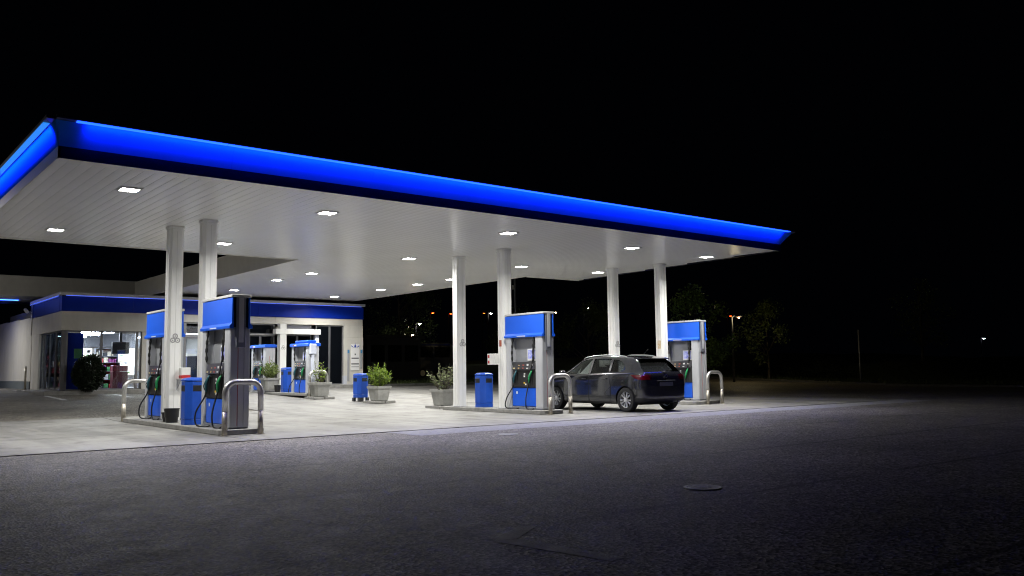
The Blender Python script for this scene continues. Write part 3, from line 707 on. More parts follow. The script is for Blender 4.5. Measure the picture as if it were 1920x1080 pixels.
def cavity():
    prof = [(1.05, .60), (1.16, 1.0), (.95, 1.18), (.62, 1.37), (.30, 1.475), (0., 1.51), (-1.1, 1.495), (-1.5, 1.465), (-1.66, 1.42), (-1.85, 1.25), (-2.02, 1.06), (-2.0, .60)]
    b = B(); hw = lambda z: .80 if z < 1.02 else .80 - (z - 1.02) / .48 * .225
    A = [b.bm.verts.new((-hw(z), y, z)) for y, z in prof]; Q = [b.bm.verts.new((hw(z), y, z)) for y, z in prof]; n = len(prof)
    # split caps at the belt so they stay planar enough
    for L in (A, list(reversed(Q))): 
        f = b.bm.faces.new(L); bmesh.ops.triangulate(b.bm, faces=[f])
    for i in range(n): b.bm.faces.new((A[(i + 1) % n], A[i], Q[i], Q[(i + 1) % n]))
    bmesh.ops.recalc_face_normals(b.bm, faces=list(b.bm.faces)); return b.mesh('cav', CARIN)
W_FRONT = [(1.02, 1.045), (.50, 1.395), (.25, 1.455), (-.03, 1.475), (-.03, 1.05)]
W_REAR = [(-.13, 1.055), (-.13, 1.478), (-.55, 1.475), (-.84, 1.455), (-.86, 1.085)]
W_QUART = [(-.94, 1.09), (-.93, 1.445), (-1.16, 1.425), (-1.36, 1.33), (-1.50, 1.17), (-1.40, 1.10)]
W_BACK = [(-.71, 1.09), (.71, 1.09), (.66, 1.25), (.58, 1.41), (-.58, 1.41), (-.66, 1.25)]
W_SHIELD = [(-.68, 1.06), (.68, 1.06), (.60, 1.30), (.54, 1.45), (-.54, 1.45), (-.60, 1.30)]
cyl = lambda yc, s, r=.375, x0=.60, x1=1.1: B().lathe([(r, x0 * s), (r, x1 * s)], 40, (0, yc, .335), 'x', smooth=False).mesh('cyl', ARCH)
AXR, AX = -1.56, 1.40
body0 = car_loft(); cav = cavity()
arches = [('DIFFERENCE', cyl(yc, s)) for yc in (AXR, AX) for s in (-1, 1)]
wins = [('DIFFERENCE', pm(p, 'x', -1.2, 1.2, SEAM)) for p in (W_FRONT, W_REAR, W_QUART)] + [('DIFFERENCE', pm(W_BACK, 'y', -2.6, -1.52, SEAM)), ('DIFFERENCE', pm(W_SHIELD, 'y', .28, 1.7, SEAM))]
bodym = boolean(body0.copy(), [('DIFFERENCE', cav)] + arches + wins)
car = thing('parked_car', 'dark grey estate car parked between the pumps with silver alloy wheels', 'car', (18.40, 18.22, .0145), rz=-.035)
CARL = WM(car)
def cput(name, me, m=None, parent=None):
    if m: me.materials.clear(); me.materials.append(m)
    o = bpy.data.objects.new(name, me); C.objects.link(o); o.parent = parent or car
    return o
def cdone(b, name, m, parent=None): return cput(name, b.mesh(name, m), None, parent)
bo = cput('body', bodym)
for p in bodym.polygons: p.use_smooth = True
try: bodym.set_sharp_from_angle(angle=math.radians(38))
except Exception: pass
small = car_loft(-.012)
for nm, pts, ax, a, b_ in (('side_window', W_FRONT, 'x', -1.2, 0), ('side_window', W_REAR, 'x', -1.2, 0), ('side_window', W_QUART, 'x', -1.2, 0), ('side_window', W_FRONT, 'x', 0, 1.2), ('side_window', W_REAR, 'x', 0, 1.2), ('side_window', W_QUART, 'x', 0, 1.2), ('rear_window', W_BACK, 'y', -2.6, -1.60), ('windscreen', W_SHIELD, 'y', .30, 1.7)):
    me = boolean(small.copy(), [('DIFFERENCE', cav.copy()), ('INTERSECT', pm(pts, ax, a, b_, CARGLASS))])
    for p in me.polygons: p.use_smooth = False
    cput(nm, me, CARGLASS)
big = car_loft(.005)
def skin(name, pts, ax, a, b_, m, parent=None, src=big):
    me = boolean(src.copy(), [('INTERSECT', pm(pts, ax, a, b_, m))])
    for p in me.polygons: p.use_smooth = False
    return cput(name, me, m, parent)
for s in (-1, 1):
    a, b_ = (s * .55, s * 1.2) if s > 0 else (s * 1.2, s * .55)
    skin('tail_light', [(-1.76, 1.005), (-2.02, 1.01), (-2.4, 1.02), (-2.4, .885), (-2.1, .87), (-1.95, .91)], 'x', a, b_, TAIL)
    skin('head_light', [(1.78, .88), (2.3, .76), (2.3, .62), (1.98, .66)], 'x', a, b_, mat('lamp_clear', (.5, .52, .55), .08))
skin('bumper', [(-1.0, .18), (1.0, .18), (1.0, .40), (.5, .36), (-.5, .36), (-1.0, .40)], 'y', -2.4, -1.80, mat('bumper_black', (.012, .012, .013), .55))
skin('sill', [(-.98, .17), (.98, .17), (.98, .27), (-.98, .27)], 'x', -1.1, 1.1, MATS['bumper_black'])
for s in (-1, 1):
    a, b_ = (0, 1.2) if s > 0 else (-1.2, 0)
    for y, z0, z1 in ((-.08, .28, 1.06), (1.03, .5, 1.05)):
        skin('door_seam', [(y - .006, z0), (y + .006, z0), (y + .006, z1), (y - .006, z1)], 'x', a, b_, SEAM)
    skin('door_seam', [(-.95, .28), (-.938, .28), (-1.0, .62), (-.90, 1.08), (-.912, 1.08), (-1.012, .62)], 'x', a, b_, SEAM)
    skin('pillar_trim', [(-.04, 1.05), (-.12, 1.05), (-.12, 1.47), (-.04, 1.47)], 'x', a, b_, BLACK)
    for y in (.08, -.74):
        B_ = B().box(s * .915, y - .1, .90, s * .945, y + .1, .93, .008); cdone(B_, 'door_handle', MATS['car_paint'])
    # mirror
    mr = cdone(B().lathe([(.02, -.10), (.07, -.085), (.085, -.02), (.085, .05), (.06, .085), (.02, .095)], 14, (s * 1.02, .93, 1.085), 'x'), 'mirror', PAINT)
    cdone(B().box(s * .90, .90, 1.02, s * 1.0, .96, 1.06, .01), 'mirror_arm', BLACK, mr)
    # roof rail
    cdone(B().tube(smooth_path([(s * .60, .42, 1.475), (s * .61, .30, 1.525), (s * .62, -.2, 1.572), (s * .62, -.8, 1.572), (s * .605, -1.2, 1.54), (s * .59, -1.36, 1.50)]), .014, 8), 'roof_rail', mat('rail_silver', (.6, .6, .6), .3, metal=.8))
sp_ = cdone(B().prism([(-1.58, 1.515), (-1.87, 1.465), (-1.87, 1.44), (-1.70, 1.435), (-1.58, 1.48)], 'x', -.56, .56, .006), 'spoiler', PAINT)
cdone(B().box(-.14, -1.876, 1.444, .14, -1.868, 1.460), 'brake_light', TAIL, sp_)
cdone(B().tube([(.02, -2.10, 1.085), (.2, -2.075, 1.12), (.42, -2.03, 1.16)], .012, 6), 'wiper', BLACK)
cdone(B().box(-.02, -2.17, 1.06, .10, -2.06, 1.10, .02), 'wiper_motor', BLACK)
cdone(B().lathe([(.05, -2.245), (.05, -2.262), (.036, -2.262), (.036, -2.245)], 16, (0, 0, .965), 'y', close=True), 'badge', CHROME)
cdone(B().box(-.26, -2.268, .70, .26, -2.255, .81, .004), 'number_plate', mat('plate_dark', (.06, .06, .06), .5))
cdone(B().box(-.35, -2.272, .835, .35, -2.25, .86, .006), 'tailgate_trim', BLACK)
cdone(B().tube([(.05, -1.35, 1.57), (.05, -1.55, 1.72)], .004, 6), 'aerial', BLACK)
cdone(B().lathe([(.035, -2.2), (.035, -2.05)], 12, (.55, 0, .27), 'y'), 'exhaust_pipe', CHROME)
cdone(B().box(-.72, -1.95, .2, .72, 1.9, .24), 'underbody', ARCH)
# seats, dashboard, steering wheel
for x in (-.36, .36):
    st = cdone(B().box(x - .24, -.05, .62, x + .24, .46, .80, .05, 2), 'front_seat', CARIN)
    cdone(B().prism([(-.05, .74), (-.17, .78), (-.32, 1.26), (-.22, 1.28)], 'x', x - .23, x + .23, .03), 'seat_back', CARIN, st)
    cdone(B().box(x - .13, -.38, 1.27, x + .13, -.28, 1.44, .04, 2), 'head_rest', CARIN, st)
rs = cdone(B().box(-.66, -1.05, .62, .66, -.55, .78, .05, 2), 'rear_seat', CARIN)
cdone(B().prism([(-1.0, .76), (-1.12, .76), (-1.24, 1.18), (-1.14, 1.2)], 'x', -.64, .64, .03), 'seat_back', CARIN, rs)
for x in (-.4, .4): cdone(B().box(x - .13, -1.28, 1.17, x + .13, -1.19, 1.34, .04, 2), 'head_rest', CARIN, rs)
cdone(B().prism([(.62, .62), (.62, 1.0), (.75, 1.06), (1.10, 1.02), (1.03, .62)], 'x', -.74, .74, .02), 'dashboard', CARIN)
cdone(B().tube([(-.36 + .17 * math.cos(a), .50 - .05 * math.sin(a), 1.02 + .15 * math.sin(a)) for a in [k * PI / 10 for k in range(21)]], .016, 8), 'steering_wheel', BLACK)
def wheel(x, y, s):
    wt = bpy.data.objects.new('wheel', None); C.objects.link(wt); wt.parent = car; wt.location = (x, y, .335)
    def put(b, nm, m):
        o = bpy.data.objects.new(nm, b.mesh(nm, m)); C.objects.link(o); o.parent = wt
    prof = [(.215, -.10), (.27, -.112), (.315, -.10), (.333, -.07), (.335, 0), (.333, .07), (.315, .10), (.27, .112), (.215, .10)]
    put(B().lathe(prof, 40, (0, 0, 0), 'x', close=True), 'tyre', TYRE)
    b = B(); b.lathe([(.222, s * .105), (.228, s * .095), (.21, s * .085), (.205, -s * .09), (.215, -s * .09), (.232, s * .09)], 40, (0, 0, 0), 'x', close=True)
    for k in range(10):
        a = 2 * PI * k / 10 + (.05 if k % 2 else -.05); ca, sa = math.cos(a), math.sin(a); pa, pb = -sa, ca
        def P(r, w_, xo): return (s * xo, r * ca + w_ * pa, r * sa + w_ * pb)
        vv = [b.bm.verts.new(p) for p in (P(.05, -.010, .085), P(.05, .010, .085), P(.215, .016, .095), P(.215, -.016, .095), P(.05, -.010, .05), P(.05, .010, .05), P(.215, .016, .06), P(.215, -.016, .06))]
        fs = [b.bm.faces.new([vv[i] for i in q]) for q in ((0, 1, 2, 3), (7, 6, 5, 4), (0, 4, 5, 1), (1, 5, 6, 2), (2, 6, 7, 3), (3, 7, 4, 0))]
        bmesh.ops.recalc_face_normals(b.bm, faces=fs)
    b.lathe([(.066, s * .05), (.066, s * .09), (.03, s * .10), (.002, s * .10)], 20, (0, 0, 0), 'x')
    put(b, 'rim', RIM)
    put(B().lathe([(.20, -s * .02), (.20, s * .0)], 28, (0, 0, 0), 'x'), 'brake_disc', ARCH)
for y in (AXR, AX):
    for s in (-1, 1): wheel(s * .80, y, s)

# ================================================================== SHOP
SZ = gz(38.5)          # ground level at the facade
FZ = SZ + .16          # shop floor / plinth
YF = 38.5
pv = B().box(7.2, 38.12, SZ - .2, 21.75, YF + 14, FZ - .004, .02).done('pavement', KERB); struct(pv)
B().box(7.0, 42.5, SZ - .2, 7.84, 60, FZ + .0, .02).done('pavement', KERB)['kind'] = 'structure'
shop = thing('shop_building', 'low white filling station shop with blue fascia and lit windows', 'shop', (14.6, 44, SZ))
def sb(name, m, x0, y0, z0, x1, y1, z1, bev=.004, par=shop): return B().box(x0, y0, z0, x1, y1, z1, bev).done(name, m, par)
XL, XR = 7.84, 21.5
# front lintels and fascia bands
sb('lintel', SHOPW, XL, YF, 3.02, 11.4, YF + .35, 3.80)
sb('lintel', SHOPW, 11.405, YF + .002, 3.47, 14.4, YF + .35, 3.80); sb('lintel', SHOPW, 14.405, YF, 3.48, 16.9, YF + .35, 3.80); sb('lintel', SHOPW, 16.905, YF, 3.48, XR - .001, YF + .35, 3.80)
for i in range(5):
    a = XL - .03 + i * (XR + .06 - XL) / 5; b_ = XL - .03 + (i + 1) * (XR + .06 - XL) / 5
    sb('fascia_panel', SHOPB, a + (.002 if i else 0), YF - .04, 3.805, b_ - .002, YF + .30, 4.38, .003)
sb('cap', CAPW, XL - .12, YF - .13, 4.44, XR + .08, YF + .30, 4.56, .006)
sb('cap_gap', NAVY, XL - .02, YF - .0, 4.381, XR - .02, YF + .28, 4.439)
for i in range(9):
    a = XL + .1 + i * (XR - XL - .2) / 9; sb('led_strip', LEDS, a + .01, YF - .085, 4.415, a + (XR - XL - .2) / 9 - .01, YF - .06, 4.435, 0)
# side return
sb('lintel', SHOPW, XL, YF + .352, 3.02, XL + .35, 44.4, 3.80)
for i in range(2): sb('fascia_panel', SHOPB, XL - .04, YF + .302 + i * 2.95, 3.805, XL + .30, YF + .298 + (i + 1) * 2.95, 4.38, .003)
sb('cap', CAPW, XL - .125, YF + .302, 4.44, XL + .3, 44.45, 4.558, .006)
for i in range(4): sb('led_strip', LEDS, XL - .085, YF + .4 + i * 1.45, 4.415, XL - .06, YF + .4 + (i + 1) * 1.45 - .02, 4.435, 0)
sb('side_wall', SHOPW, XL, 42.8, FZ, XL + .3, 44.4, 3.018); sb('wing_wall', SHOPW, XL - .02, 44.41, FZ + .36, XL + .3, 47.6, 3.86); sb('wing_wall', SHOPW, XL - .02, 47.605, FZ + .36, XL + .3, 51.0, 3.90); sb('wing_wall', SHOPW, XL - .02, 51.005, FZ + .36, XL + .3, 56, 3.94)
sb('wing_plinth', mat('plinth_grey', (.13, .15, .16), .6, var=.2), XL - .05, 44.42, FZ, XL + .3, 56, FZ + .355)
sb('roof', mat('roof_grey', (.12, .12, .12), .8), XL + .3, YF + .352, 3.9, XR, 52, 4.3)
sb('back_wall', mat('inner_wall', (.42, .42, .42), .7), XL + .31, 47.5, FZ, XR, 47.7, 3.88); sb('right_wall', SHOPW, XR - .3, YF + .36, FZ, XR, 47.48, 3.88)
sb('floor', mat('shop_floor', (.22, .21, .20), .35), XL + .05, YF + .05, FZ - .003, XR - .31, 47.49, FZ + .01)
sb('ceiling', mat('shop_ceiling', (.62, .62, .62), .8), XL + .32, YF + .36, 3.30, XR - .31, 47.49, 3.36)
sb('partition', MATS['inner_wall'], 15.30, YF + .40, FZ + .011, 15.42, 47.48, 3.298)
# right pier + info board
sb('pier', SHOPW, 20.46, YF - .02, FZ, XR + .02, YF + .5, 2.90); sb('pier', SHOPW, 20.46, YF - .012, 2.905, XR + .008, YF + .5, 3.478)
sb('pier', SHOPW, 10.95, YF, FZ, 11.4, YF + .34, 3.018)
sb('pier_skirt', mat('skirt', (.5, .52, .58), .5), 20.44, YF - .03, FZ, 20.62, YF + .52, FZ + .42)
ib = thing('info_board', 'white notice board with blue emblem on the shop pier', 'sign', (21.05, YF, 1.9))
B().box(20.83, YF - .05, 1.27, 21.30, YF - .022, 2.36, .006).done('board', WLAB, ib)
B().box(20.83, YF - .053, 2.365, 21.30, YF - .022, 2.56, .006).done('header', WLAB, ib)
PB = mat('print_blue', (.02, .06, .35), .5); PK = mat('print_grey', (.12, .12, .13), .5)
B().prism([(21.0, 2.40), (21.12, 2.40), (21.10, 2.50), (21.065, 2.56), (21.06, 2.66), (21.05, 2.56), (21.02, 2.5)], 'y', YF - .060, YF - .054).done('emblem', PB, ib)
for sx in (-1, 1): B().prism([(21.06 + sx * .08, 2.39), (21.06 + sx * .20, 2.44), (21.06 + sx * .22, 2.52), (21.06 + sx * .17, 2.47), (21.06 + sx * .10, 2.43)], 'y', YF - .060, YF - .054).done('emblem', PB, ib)
for z0, z1, x0, x1 in ((1.84, 1.90, 20.86, 21.26), (1.56, 1.62, 20.85, 21.27), (1.43, 1.46, 20.85, 21.27), (2.02, 2.10, 21.03, 21.10)):
    B().box(x0, YF - .055, z0, x1, YF - .051, z1).done('print_line', PK, ib)
for x0, nm, hgt in ((20.64, 'narrow blue and white notice left of the emblem board', 1.55), (21.36, 'small blue notice right of the emblem board', .95)):
    t = thing('wall_notice', nm, 'sign', (x0 + .06, YF, 1.7), 'notices on the shop pier')
    B().box(x0, YF - .045, 2.30 - hgt, x0 + .11, YF - .022, 2.30, .004).done('board', GREYP, t); B().box(x0 + .005, YF - .048, 2.12, x0 + .105, YF - .0455, 2.28).done('print_patch', mat('print_teal', (.03, .18, .4), .5), t)
# windows
def window(x0, x1, z0, z1, pane=GLASS, y=YF + .08, n=1, fr=FRAME):
    f = B(); t_ = .05
    f.box(x0, y, z0, x0 + t_, y + .08, z1); f.box(x1 - t_, y, z0, x1, y + .08, z1); f.box(x0 + t_, y, z1 - t_, x1 - t_, y + .08, z1); f.box(x0 + t_, y, z0, x1 - t_, y + .08, z0 + t_)
    wd = B().box(x0 + t_, y + .03, z0 + t_, x1 - t_, y + .042, z1 - t_).done('window', pane, shop); f.done('frame', fr, wd)
window(8.05, 9.37, FZ, 3.018); window(9.372, 10.76, FZ, 3.018); window(10.762, 10.948, FZ, 3.018)
sb('corner_post', mat('post_dark', (.14, .14, .15), .4, metal=.4), XL + .03, YF + .03, FZ, XL + .20, YF + .2, 3.018)
for y0 in (38.75, 39.85, 40.95, 41.9):
    y1 = y0 + (1.09 if y0 < 41 else .88); f = B(); xx = XL + .1
    wd = B().box(xx, y0 + .03, FZ + .05, xx + .012, y1 - .03, 2.97).done('window', glass_mat('side_glass', (.45, .5, .55), .2) if 'side_glass' not in bpy.data.materials else bpy.data.materials['side_glass'], shop)
    f.box(xx - .03, y0, FZ, xx + .05, y0 + .03, 3.015); f.box(xx - .03, y1 - .03, FZ, xx + .05, y1, 3.015); f.box(xx - .03, y0 + .03, FZ, xx + .05, y1 - .03, FZ + .05); f.box(xx - .03, y0 + .03, 2.97, xx + .05, y1 - .03, 3.015); f.done('frame', FRAME, wd)
for i in range(3): window(11.402 + i * 1.37, 11.40 + (i + 1) * 1.37, FZ, 2.80)
sb('transom', mat('transom_grey', (.3, .3, .3), .3, metal=.3), 11.402, YF + .05, 2.802, 15.5, YF + .17, 2.86)
for i in range(3): window(11.402 + i * 1.37, 11.40 + (i + 1) * 1.37, 2.862, 3.46, glass_mat('trans_glass', (.5, .5, .5), .3) if 'trans_glass' not in bpy.data.materials else bpy.data.materials['trans_glass'])
# entrance: dark door, portal with white post, dark window
window(15.55, 16.90, 2.99, 3.47, DARKWIN); window(15.55, 16.20, FZ, 2.94, DARKWIN); window(16.205, 16.90, FZ, 2.94, DARKWIN)
sb('door_rail', STEEL, 15.55, YF - .01, 2.942, 16.90, YF + .10, 2.988)
sb('portal_post', WHITE, 16.95, YF - .42, SZ + .02, 17.27, YF - .10, 3.465, .01); sb('portal_post', mat('portal_blue_lit', (.6, .64, .8), .35), 18.78, YF - .30, SZ + .16, 18.98, YF - .10, 2.985, .01)  # right post: the blue light on it is put into its colour
sb('portal_beam', WHITE, 16.74, YF - .44, 2.99, 19.0, YF - .08, 3.235, .01)
window(17.30, 18.76, 3.24, 3.47, mat('grey_pane', (.12, .12, .14), .2)); window(17.30, 18.03, FZ, 2.98, DARKWIN); window(18.035, 18.76, FZ, 2.98, DARKWIN)
window(19.0, 19.72, FZ, 3.47, DARKWIN, n=1); window(19.722, 20.455, FZ, 3.47, DARKWIN)
b = B(); xe = 17.11; ye = YF - .423
for (xx, z2) in ((0, 2.42), (-.05, 2.33), (.05, 2.33)): b.lathe([(.055, 0), (.055, .004), (.032, .004), (.032, 0)], 12, (xe + xx, ye, z2), 'y', close=True)
b.done('round_emblem', MATS['emblem_grey'], shop)
# shop ceiling lights (things)
SHL = mat('shop_tube', (.9, .9, .9), .5, emit=SHOP, ecol=(.82, .9, 1.))
k = 0
nm = ['front left', 'middle left', 'rear left', 'front right', 'middle right', 'rear right']
for x in (9.6, 13.2):
    for y in (40.2, 42.6, 45.0):
        t = thing('ceiling_light', f'flat fluorescent ceiling panel inside shop, {nm[k]} one', 'light', (x, y, 3.3), 'shop ceiling lights'); k += 1
        B().box(x - .65, y - .17, 3.042, x + .65, y + .17, 3.07, .004).done('frame', WLAB, t); B().box(x - .62, y - .14, 3.0, x + .62, y + .14, 3.041).done('diffuser', SHL, t); B().tube([(x, y, 3.07), (x, y, 3.3)], .008, 6).done('rod', GREYP, t)
# interior : bulkhead, lit panels, shelves
t = thing('bulkhead', 'dark grey bulkhead above the lit displays inside shop', 'wall', (12, 46, 2.7)); B().box(8.2, 46.0, 2.55, 15.29, 46.2, 3.25).done('panel', mat('bulkhead_grey', (.13, .13, .145), .6), t)
LITP = mat('lit_panel', (.9, .9, .88), .5, emit=2.2, ecol=(1., .97, .9)); 
for i, (x0, x1, z0, z1, lb) in enumerate(((10.1, 10.75, 1.55, 2.5, 'bright lit poster panel left of shelves in the shop'), (11.9, 12.75, 1.2, 2.5, 'large bright lit poster panel beside hanging screen in shop'), (15.6 - .75, 15.28, 1.3, 2.3, 'bright lit panel at right end of shop wall'))):
    t = thing('lit_poster', lb, 'poster', ((x0 + x1) / 2, 46, z0), 'lit posters in the shop'); fr = B().box(x0, 45.94, z0, x1, 45.985, z1, .01).done('panel', LITP, t)
    rd = random.Random(i)
    for q in range(9):
        a, c_ = rd.uniform(x0 + .05, x1 - .2), rd.uniform(z0 + .05, z1 - .2); B().box(a, 45.932, c_, a + rd.uniform(.05, .2), 45.938, c_ + rd.uniform(.03, .15)).done('print_patch', [mat('pr_green', (.15, .35, .1), .5), mat('pr_grey', (.5, .5, .5), .5), mat('pr_cream', (.8, .7, .55), .5)][q % 3], t)
PRC = [mat('prod%d' % i, c_, .4) for i, c_ in enumerate(((.5, .05, .06), (.08, .1, .35), (.7, .62, .5), (.75, .4, .08), (.7, .7, .7), (.25, .05, .2), (.1, .3, .12), (.04, .04, .05)))]
def shelf(x0, x1, y0, y1, z0, z1, rows, label, seed, back=DARKG):
    rd = random.Random(seed); t = thing('shop_shelf', label, 'shelf', ((x0 + x1) / 2, y0, z0), 'shelves of goods in the shop')
    B().box(x0, y1 - .03, z0, x1, y1, z1).done('back_board', back, t)
    for s in (x0, x1 - .03): B().box(s, y0, z0, s + .03, y1 - .031, z1).done('upright', ALUD, t)
    for r in range(rows + 1):
        z = z0 + (z1 - z0 - .03) * r / rows; B().box(x0 + .031, y0, z, x1 - .031, y1 - .031, z + .025).done('shelf_board', ALUD, t)
        if r < rows:
            x = x0 + .05
            while x < x1 - .15:
                w_ = rd.uniform(.07, .2); hh = rd.uniform(.5, .9) * (z1 - z0) / rows - .03
                if x + w_ > x1 - .04: break
                B().box(x, y0 + .02, z + .026, x + w_, y0 + .02 + rd.uniform(.12, .25), z + .026 + hh, .006).done('product', PRC[rd.randrange(8)], t); x += w_ + rd.uniform(.005, .05)
    return t
shelf(10.8, 11.85, 45.5, 45.93, FZ + .02, 2.5, 5, 'tall rack of packaged goods between lit posters in shop', 1, mat('beige_back', (.45, .35, .3), .6))
shelf(8.4, 10.05, 45.5, 45.93, FZ + .02, 2.3, 5, 'tall shelf of goods at left rear of the shop', 2)
shelf(9.6, 10.65, 40.6, 41.1, FZ + .02, 1.75, 3, 'low shelf of goods right behind the shop window', 3, RED)
shelf(11.6, 13.0, 41.2, 41.7, FZ + .02, 1.35, 3, 'counter rack with goods behind the left pump', 4)
shelf(13.0, 14.8, 45.4, 45.93, FZ + .02, 1.75, 3, 'warm lit bakery shelf at the rear shop wall', 5, mat('warm_back', (.6, .3, .12), .5))
t = thing('lit_poster', 'warm glowing bakery sign panel above rear shelf', 'poster', (13.9, 46, 1.8), 'lit posters in the shop'); B().box(13.0, 45.94, 1.80, 14.75, 45.985, 2.45, .01).done('panel', mat('warm_panel', (.9, .8, .6), .5, emit=2.6, ecol=(1, .78, .5)), t)
t = thing('red_display', 'dark red display stand inside the shop window', 'display stand', (10.3, 39.6, FZ + .01)); B().box(10.05, 39.35, FZ + .011, 10.65, 39.8, FZ + .75, .02).done('stand_body', mat('maroon', (.16, .012, .03), .4), t); B().box(10.05, 39.35, FZ + .755, 10.65, 39.8, FZ + 1.0, .02).done('stand_top', mat('maroon2', (.28, .02, .05), .4), t)
t = thing('hanging_screen', 'black screen hanging from shop ceiling behind window', 'screen', (10.6, 40.0, 2.4)); B().box(10.15, 39.95, 2.1, 10.85, 40.15, 2.62, .02).done('casing', BLACK, t); B().box(10.45, 40.02, 2.62, 10.55, 40.10, 3.28).done('bracket', BLACK, t)
t = thing('blue_banner', 'tall blue panel inside the left end of shop window', 'panel', (8.5, 39.4, FZ + .01)); B().box(8.25, 39.3, FZ + .011, 8.85, 39.38, 2.95, .004).done('panel', SHOPB, t); B().box(8.5, 39.295, 1.9, 8.8, 39.299, 2.3).done('print_patch', PRC[6], t)
t = thing('vending_box', 'dark blue vending box behind shop glass right of column', 'box', (13.3, 39.4, 1.1)); B().box(13.1, 39.2, FZ + .011, 13.75, 39.8, 2.0, .02).done('casing', mat('vend_navy', (.02, .025, .06), .3), t); B().box(13.095, 39.24, 1.2, 13.098, 39.5, 1.95).done('side_print', PRC[1], t)
# bush in front of the window
def bush(loc, r, h, label, m=DGREEN, seed=1, n=1500):
    rd = random.Random(seed); t = thing('clipped_bush', label, 'bush', loc); lf = B(); x, y, z = loc
    B().tube([(x, y, z - .05), (x, y, z + h * .5)], [.05, .03], 6).done('stem', BARK, t)
    for i in range(n):
        dr = Vector((rd.gauss(0, 1), rd.gauss(0, 1), rd.gauss(0, 1))).normalized(); q = rd.uniform(.75, 1.0)
        c = Vector((x + dr.x * r * q, y + dr.y * r * q * .8, z + h / 2 + dr.z * h / 2 * q * rd.uniform(.92, 1.1)))
        ln = rd.uniform(.05, .12) * (1.8 if dr.z > .8 and rd.random() < .2 else 1); o = (dr + Vector((rd.gauss(0, .5), rd.gauss(0, .5), rd.gauss(.2, .5)))).normalized(); sd = o.cross(Vector((rd.gauss(0, 1), rd.gauss(0, 1), rd.gauss(0, 1)))).normalized() * ln * .3
        lf.poly(c, c + o * ln * .5 + sd, c + o * ln, c + o * ln * .5 - sd)
    lf.lathe([(.02, -h * .38), (r * .6, -h * .32), (r * .62, 0), (r * .55, h * .28), (.02, h * .34)], 14, (x, y, z + h / 2))
    lf.done('foliage', m, t); return t
bush((8.80, 37.75 + .35, FZ), .60, 1.36, 'round dark bush standing in front of the lit shop window', n=5000)
# security camera + steel post
t = thing('security_camera', 'white bullet camera on arm at the shop corner', 'camera', (7.7, 44.5, 4.2)); B().tube([(7.80, 44.47, 3.98), (7.72, 44.47, 4.02), (7.66, 44.6, 4.12)], .02, 8).done('arm', GREYP, t); B().tube([(7.60, 44.40, 4.10), (7.62, 44.95, 4.24)], .075, 12).done('casing', WLAB, t)
t = thing('downpipe', 'thin steel pipe on shop side fascia', 'pipe', (7.75, 44.2, 3.6)); B().tube([(7.755, 44.1, 3.02), (7.755, 44.1, 4.43)], .025, 8).done('pipe', STEEL, t)
t = thing('corner_post', 'slim steel guard post at the shop side wall', 'post', (7.55, 43.9, FZ)); B().tube([(7.55, 43.9, FZ - .01), (7.55, 43.9, 1.58)], .045, 10).done('post', STEELW, t); B().lathe([(.06, 0), (.05, .04), (.01, .06)], 10, (7.55, 43.9, 1.58)).done('cap', STEEL, t)
# rear canopy behind shop
rc = thing('rear_canopy', 'grey box canopy behind the shop with blue lit underside', 'canopy', (6, 48, SZ))
B().box(-8, 46, 4.95, 19, 46.15, 5.9, .01).done('front_fascia', MATS['grey_fascia'], rc); B().box(-8, 46.16, 4.97, 19, 50.3, 5.8).done('deck', mat('deck_pale', (.45, .45, .47), .4), rc)
for i in range(10): B().box(-8 + i * 1.6, 48.9, 4.945, -8 + (i + 1) * 1.6 - .03, 48.95, 4.968).done('led_strip', mat('blue_led_rear', (.01, .05, .2), .5, emit=18., ecol=(.02, .09, 1.)), rc)
B().box(-8, 50.12, 4.86, 19, 50.2, 4.968).done('rear_trim', NAVY, rc)
for x in (-6, 1.5): B().box(x - .15, 48, SZ, x + .15, 48.3, 4.96, .02).done('post', COLW, rc)

# ================================================================== MARKINGS, COVERS
PAINTW = mat('worn_white_paint', (.55, .55, .55), .7, var=.6, vs=7, vcol=(.12, .12, .12)); FAINT = mat('faint_paint', (.42, .42, .41), .8, var=.5, vs=5, vcol=(.2, .2, .2), bump=.9, bs=45)
def mark(pts, m, name='road_marking'):
    b = B(); b.bm.faces.new([b.bm.verts.new((x, y, gz(y) + .003)) for x, y in pts]); return struct(b.done(name, m))
mark([(7.15, 38.0), (7.35, 38.0), (7.35, 34.6), (7.15, 34.6)], PAINTW); mark([(9.62, 38.0), (9.82, 38.0), (9.82, 35.2), (9.62, 35.2)], PAINTW); mark([(20.4, 37.9), (21.7, 37.9), (21.7, 37.6), (20.4, 37.6)], PAINTW)
mark([(29.6, 15.0), (29.75, 15.0), (29.75, 24), (29.6, 24)], PAINTW)
mark([(3.86, 5.02), (4.05, 4.98), (4.50, 5.28), (4.36, 5.36)], FAINT); mark([(3.86, 5.02), (4.06, 4.96), (4.16, 4.02), (4.02, 4.0)], FAINT)
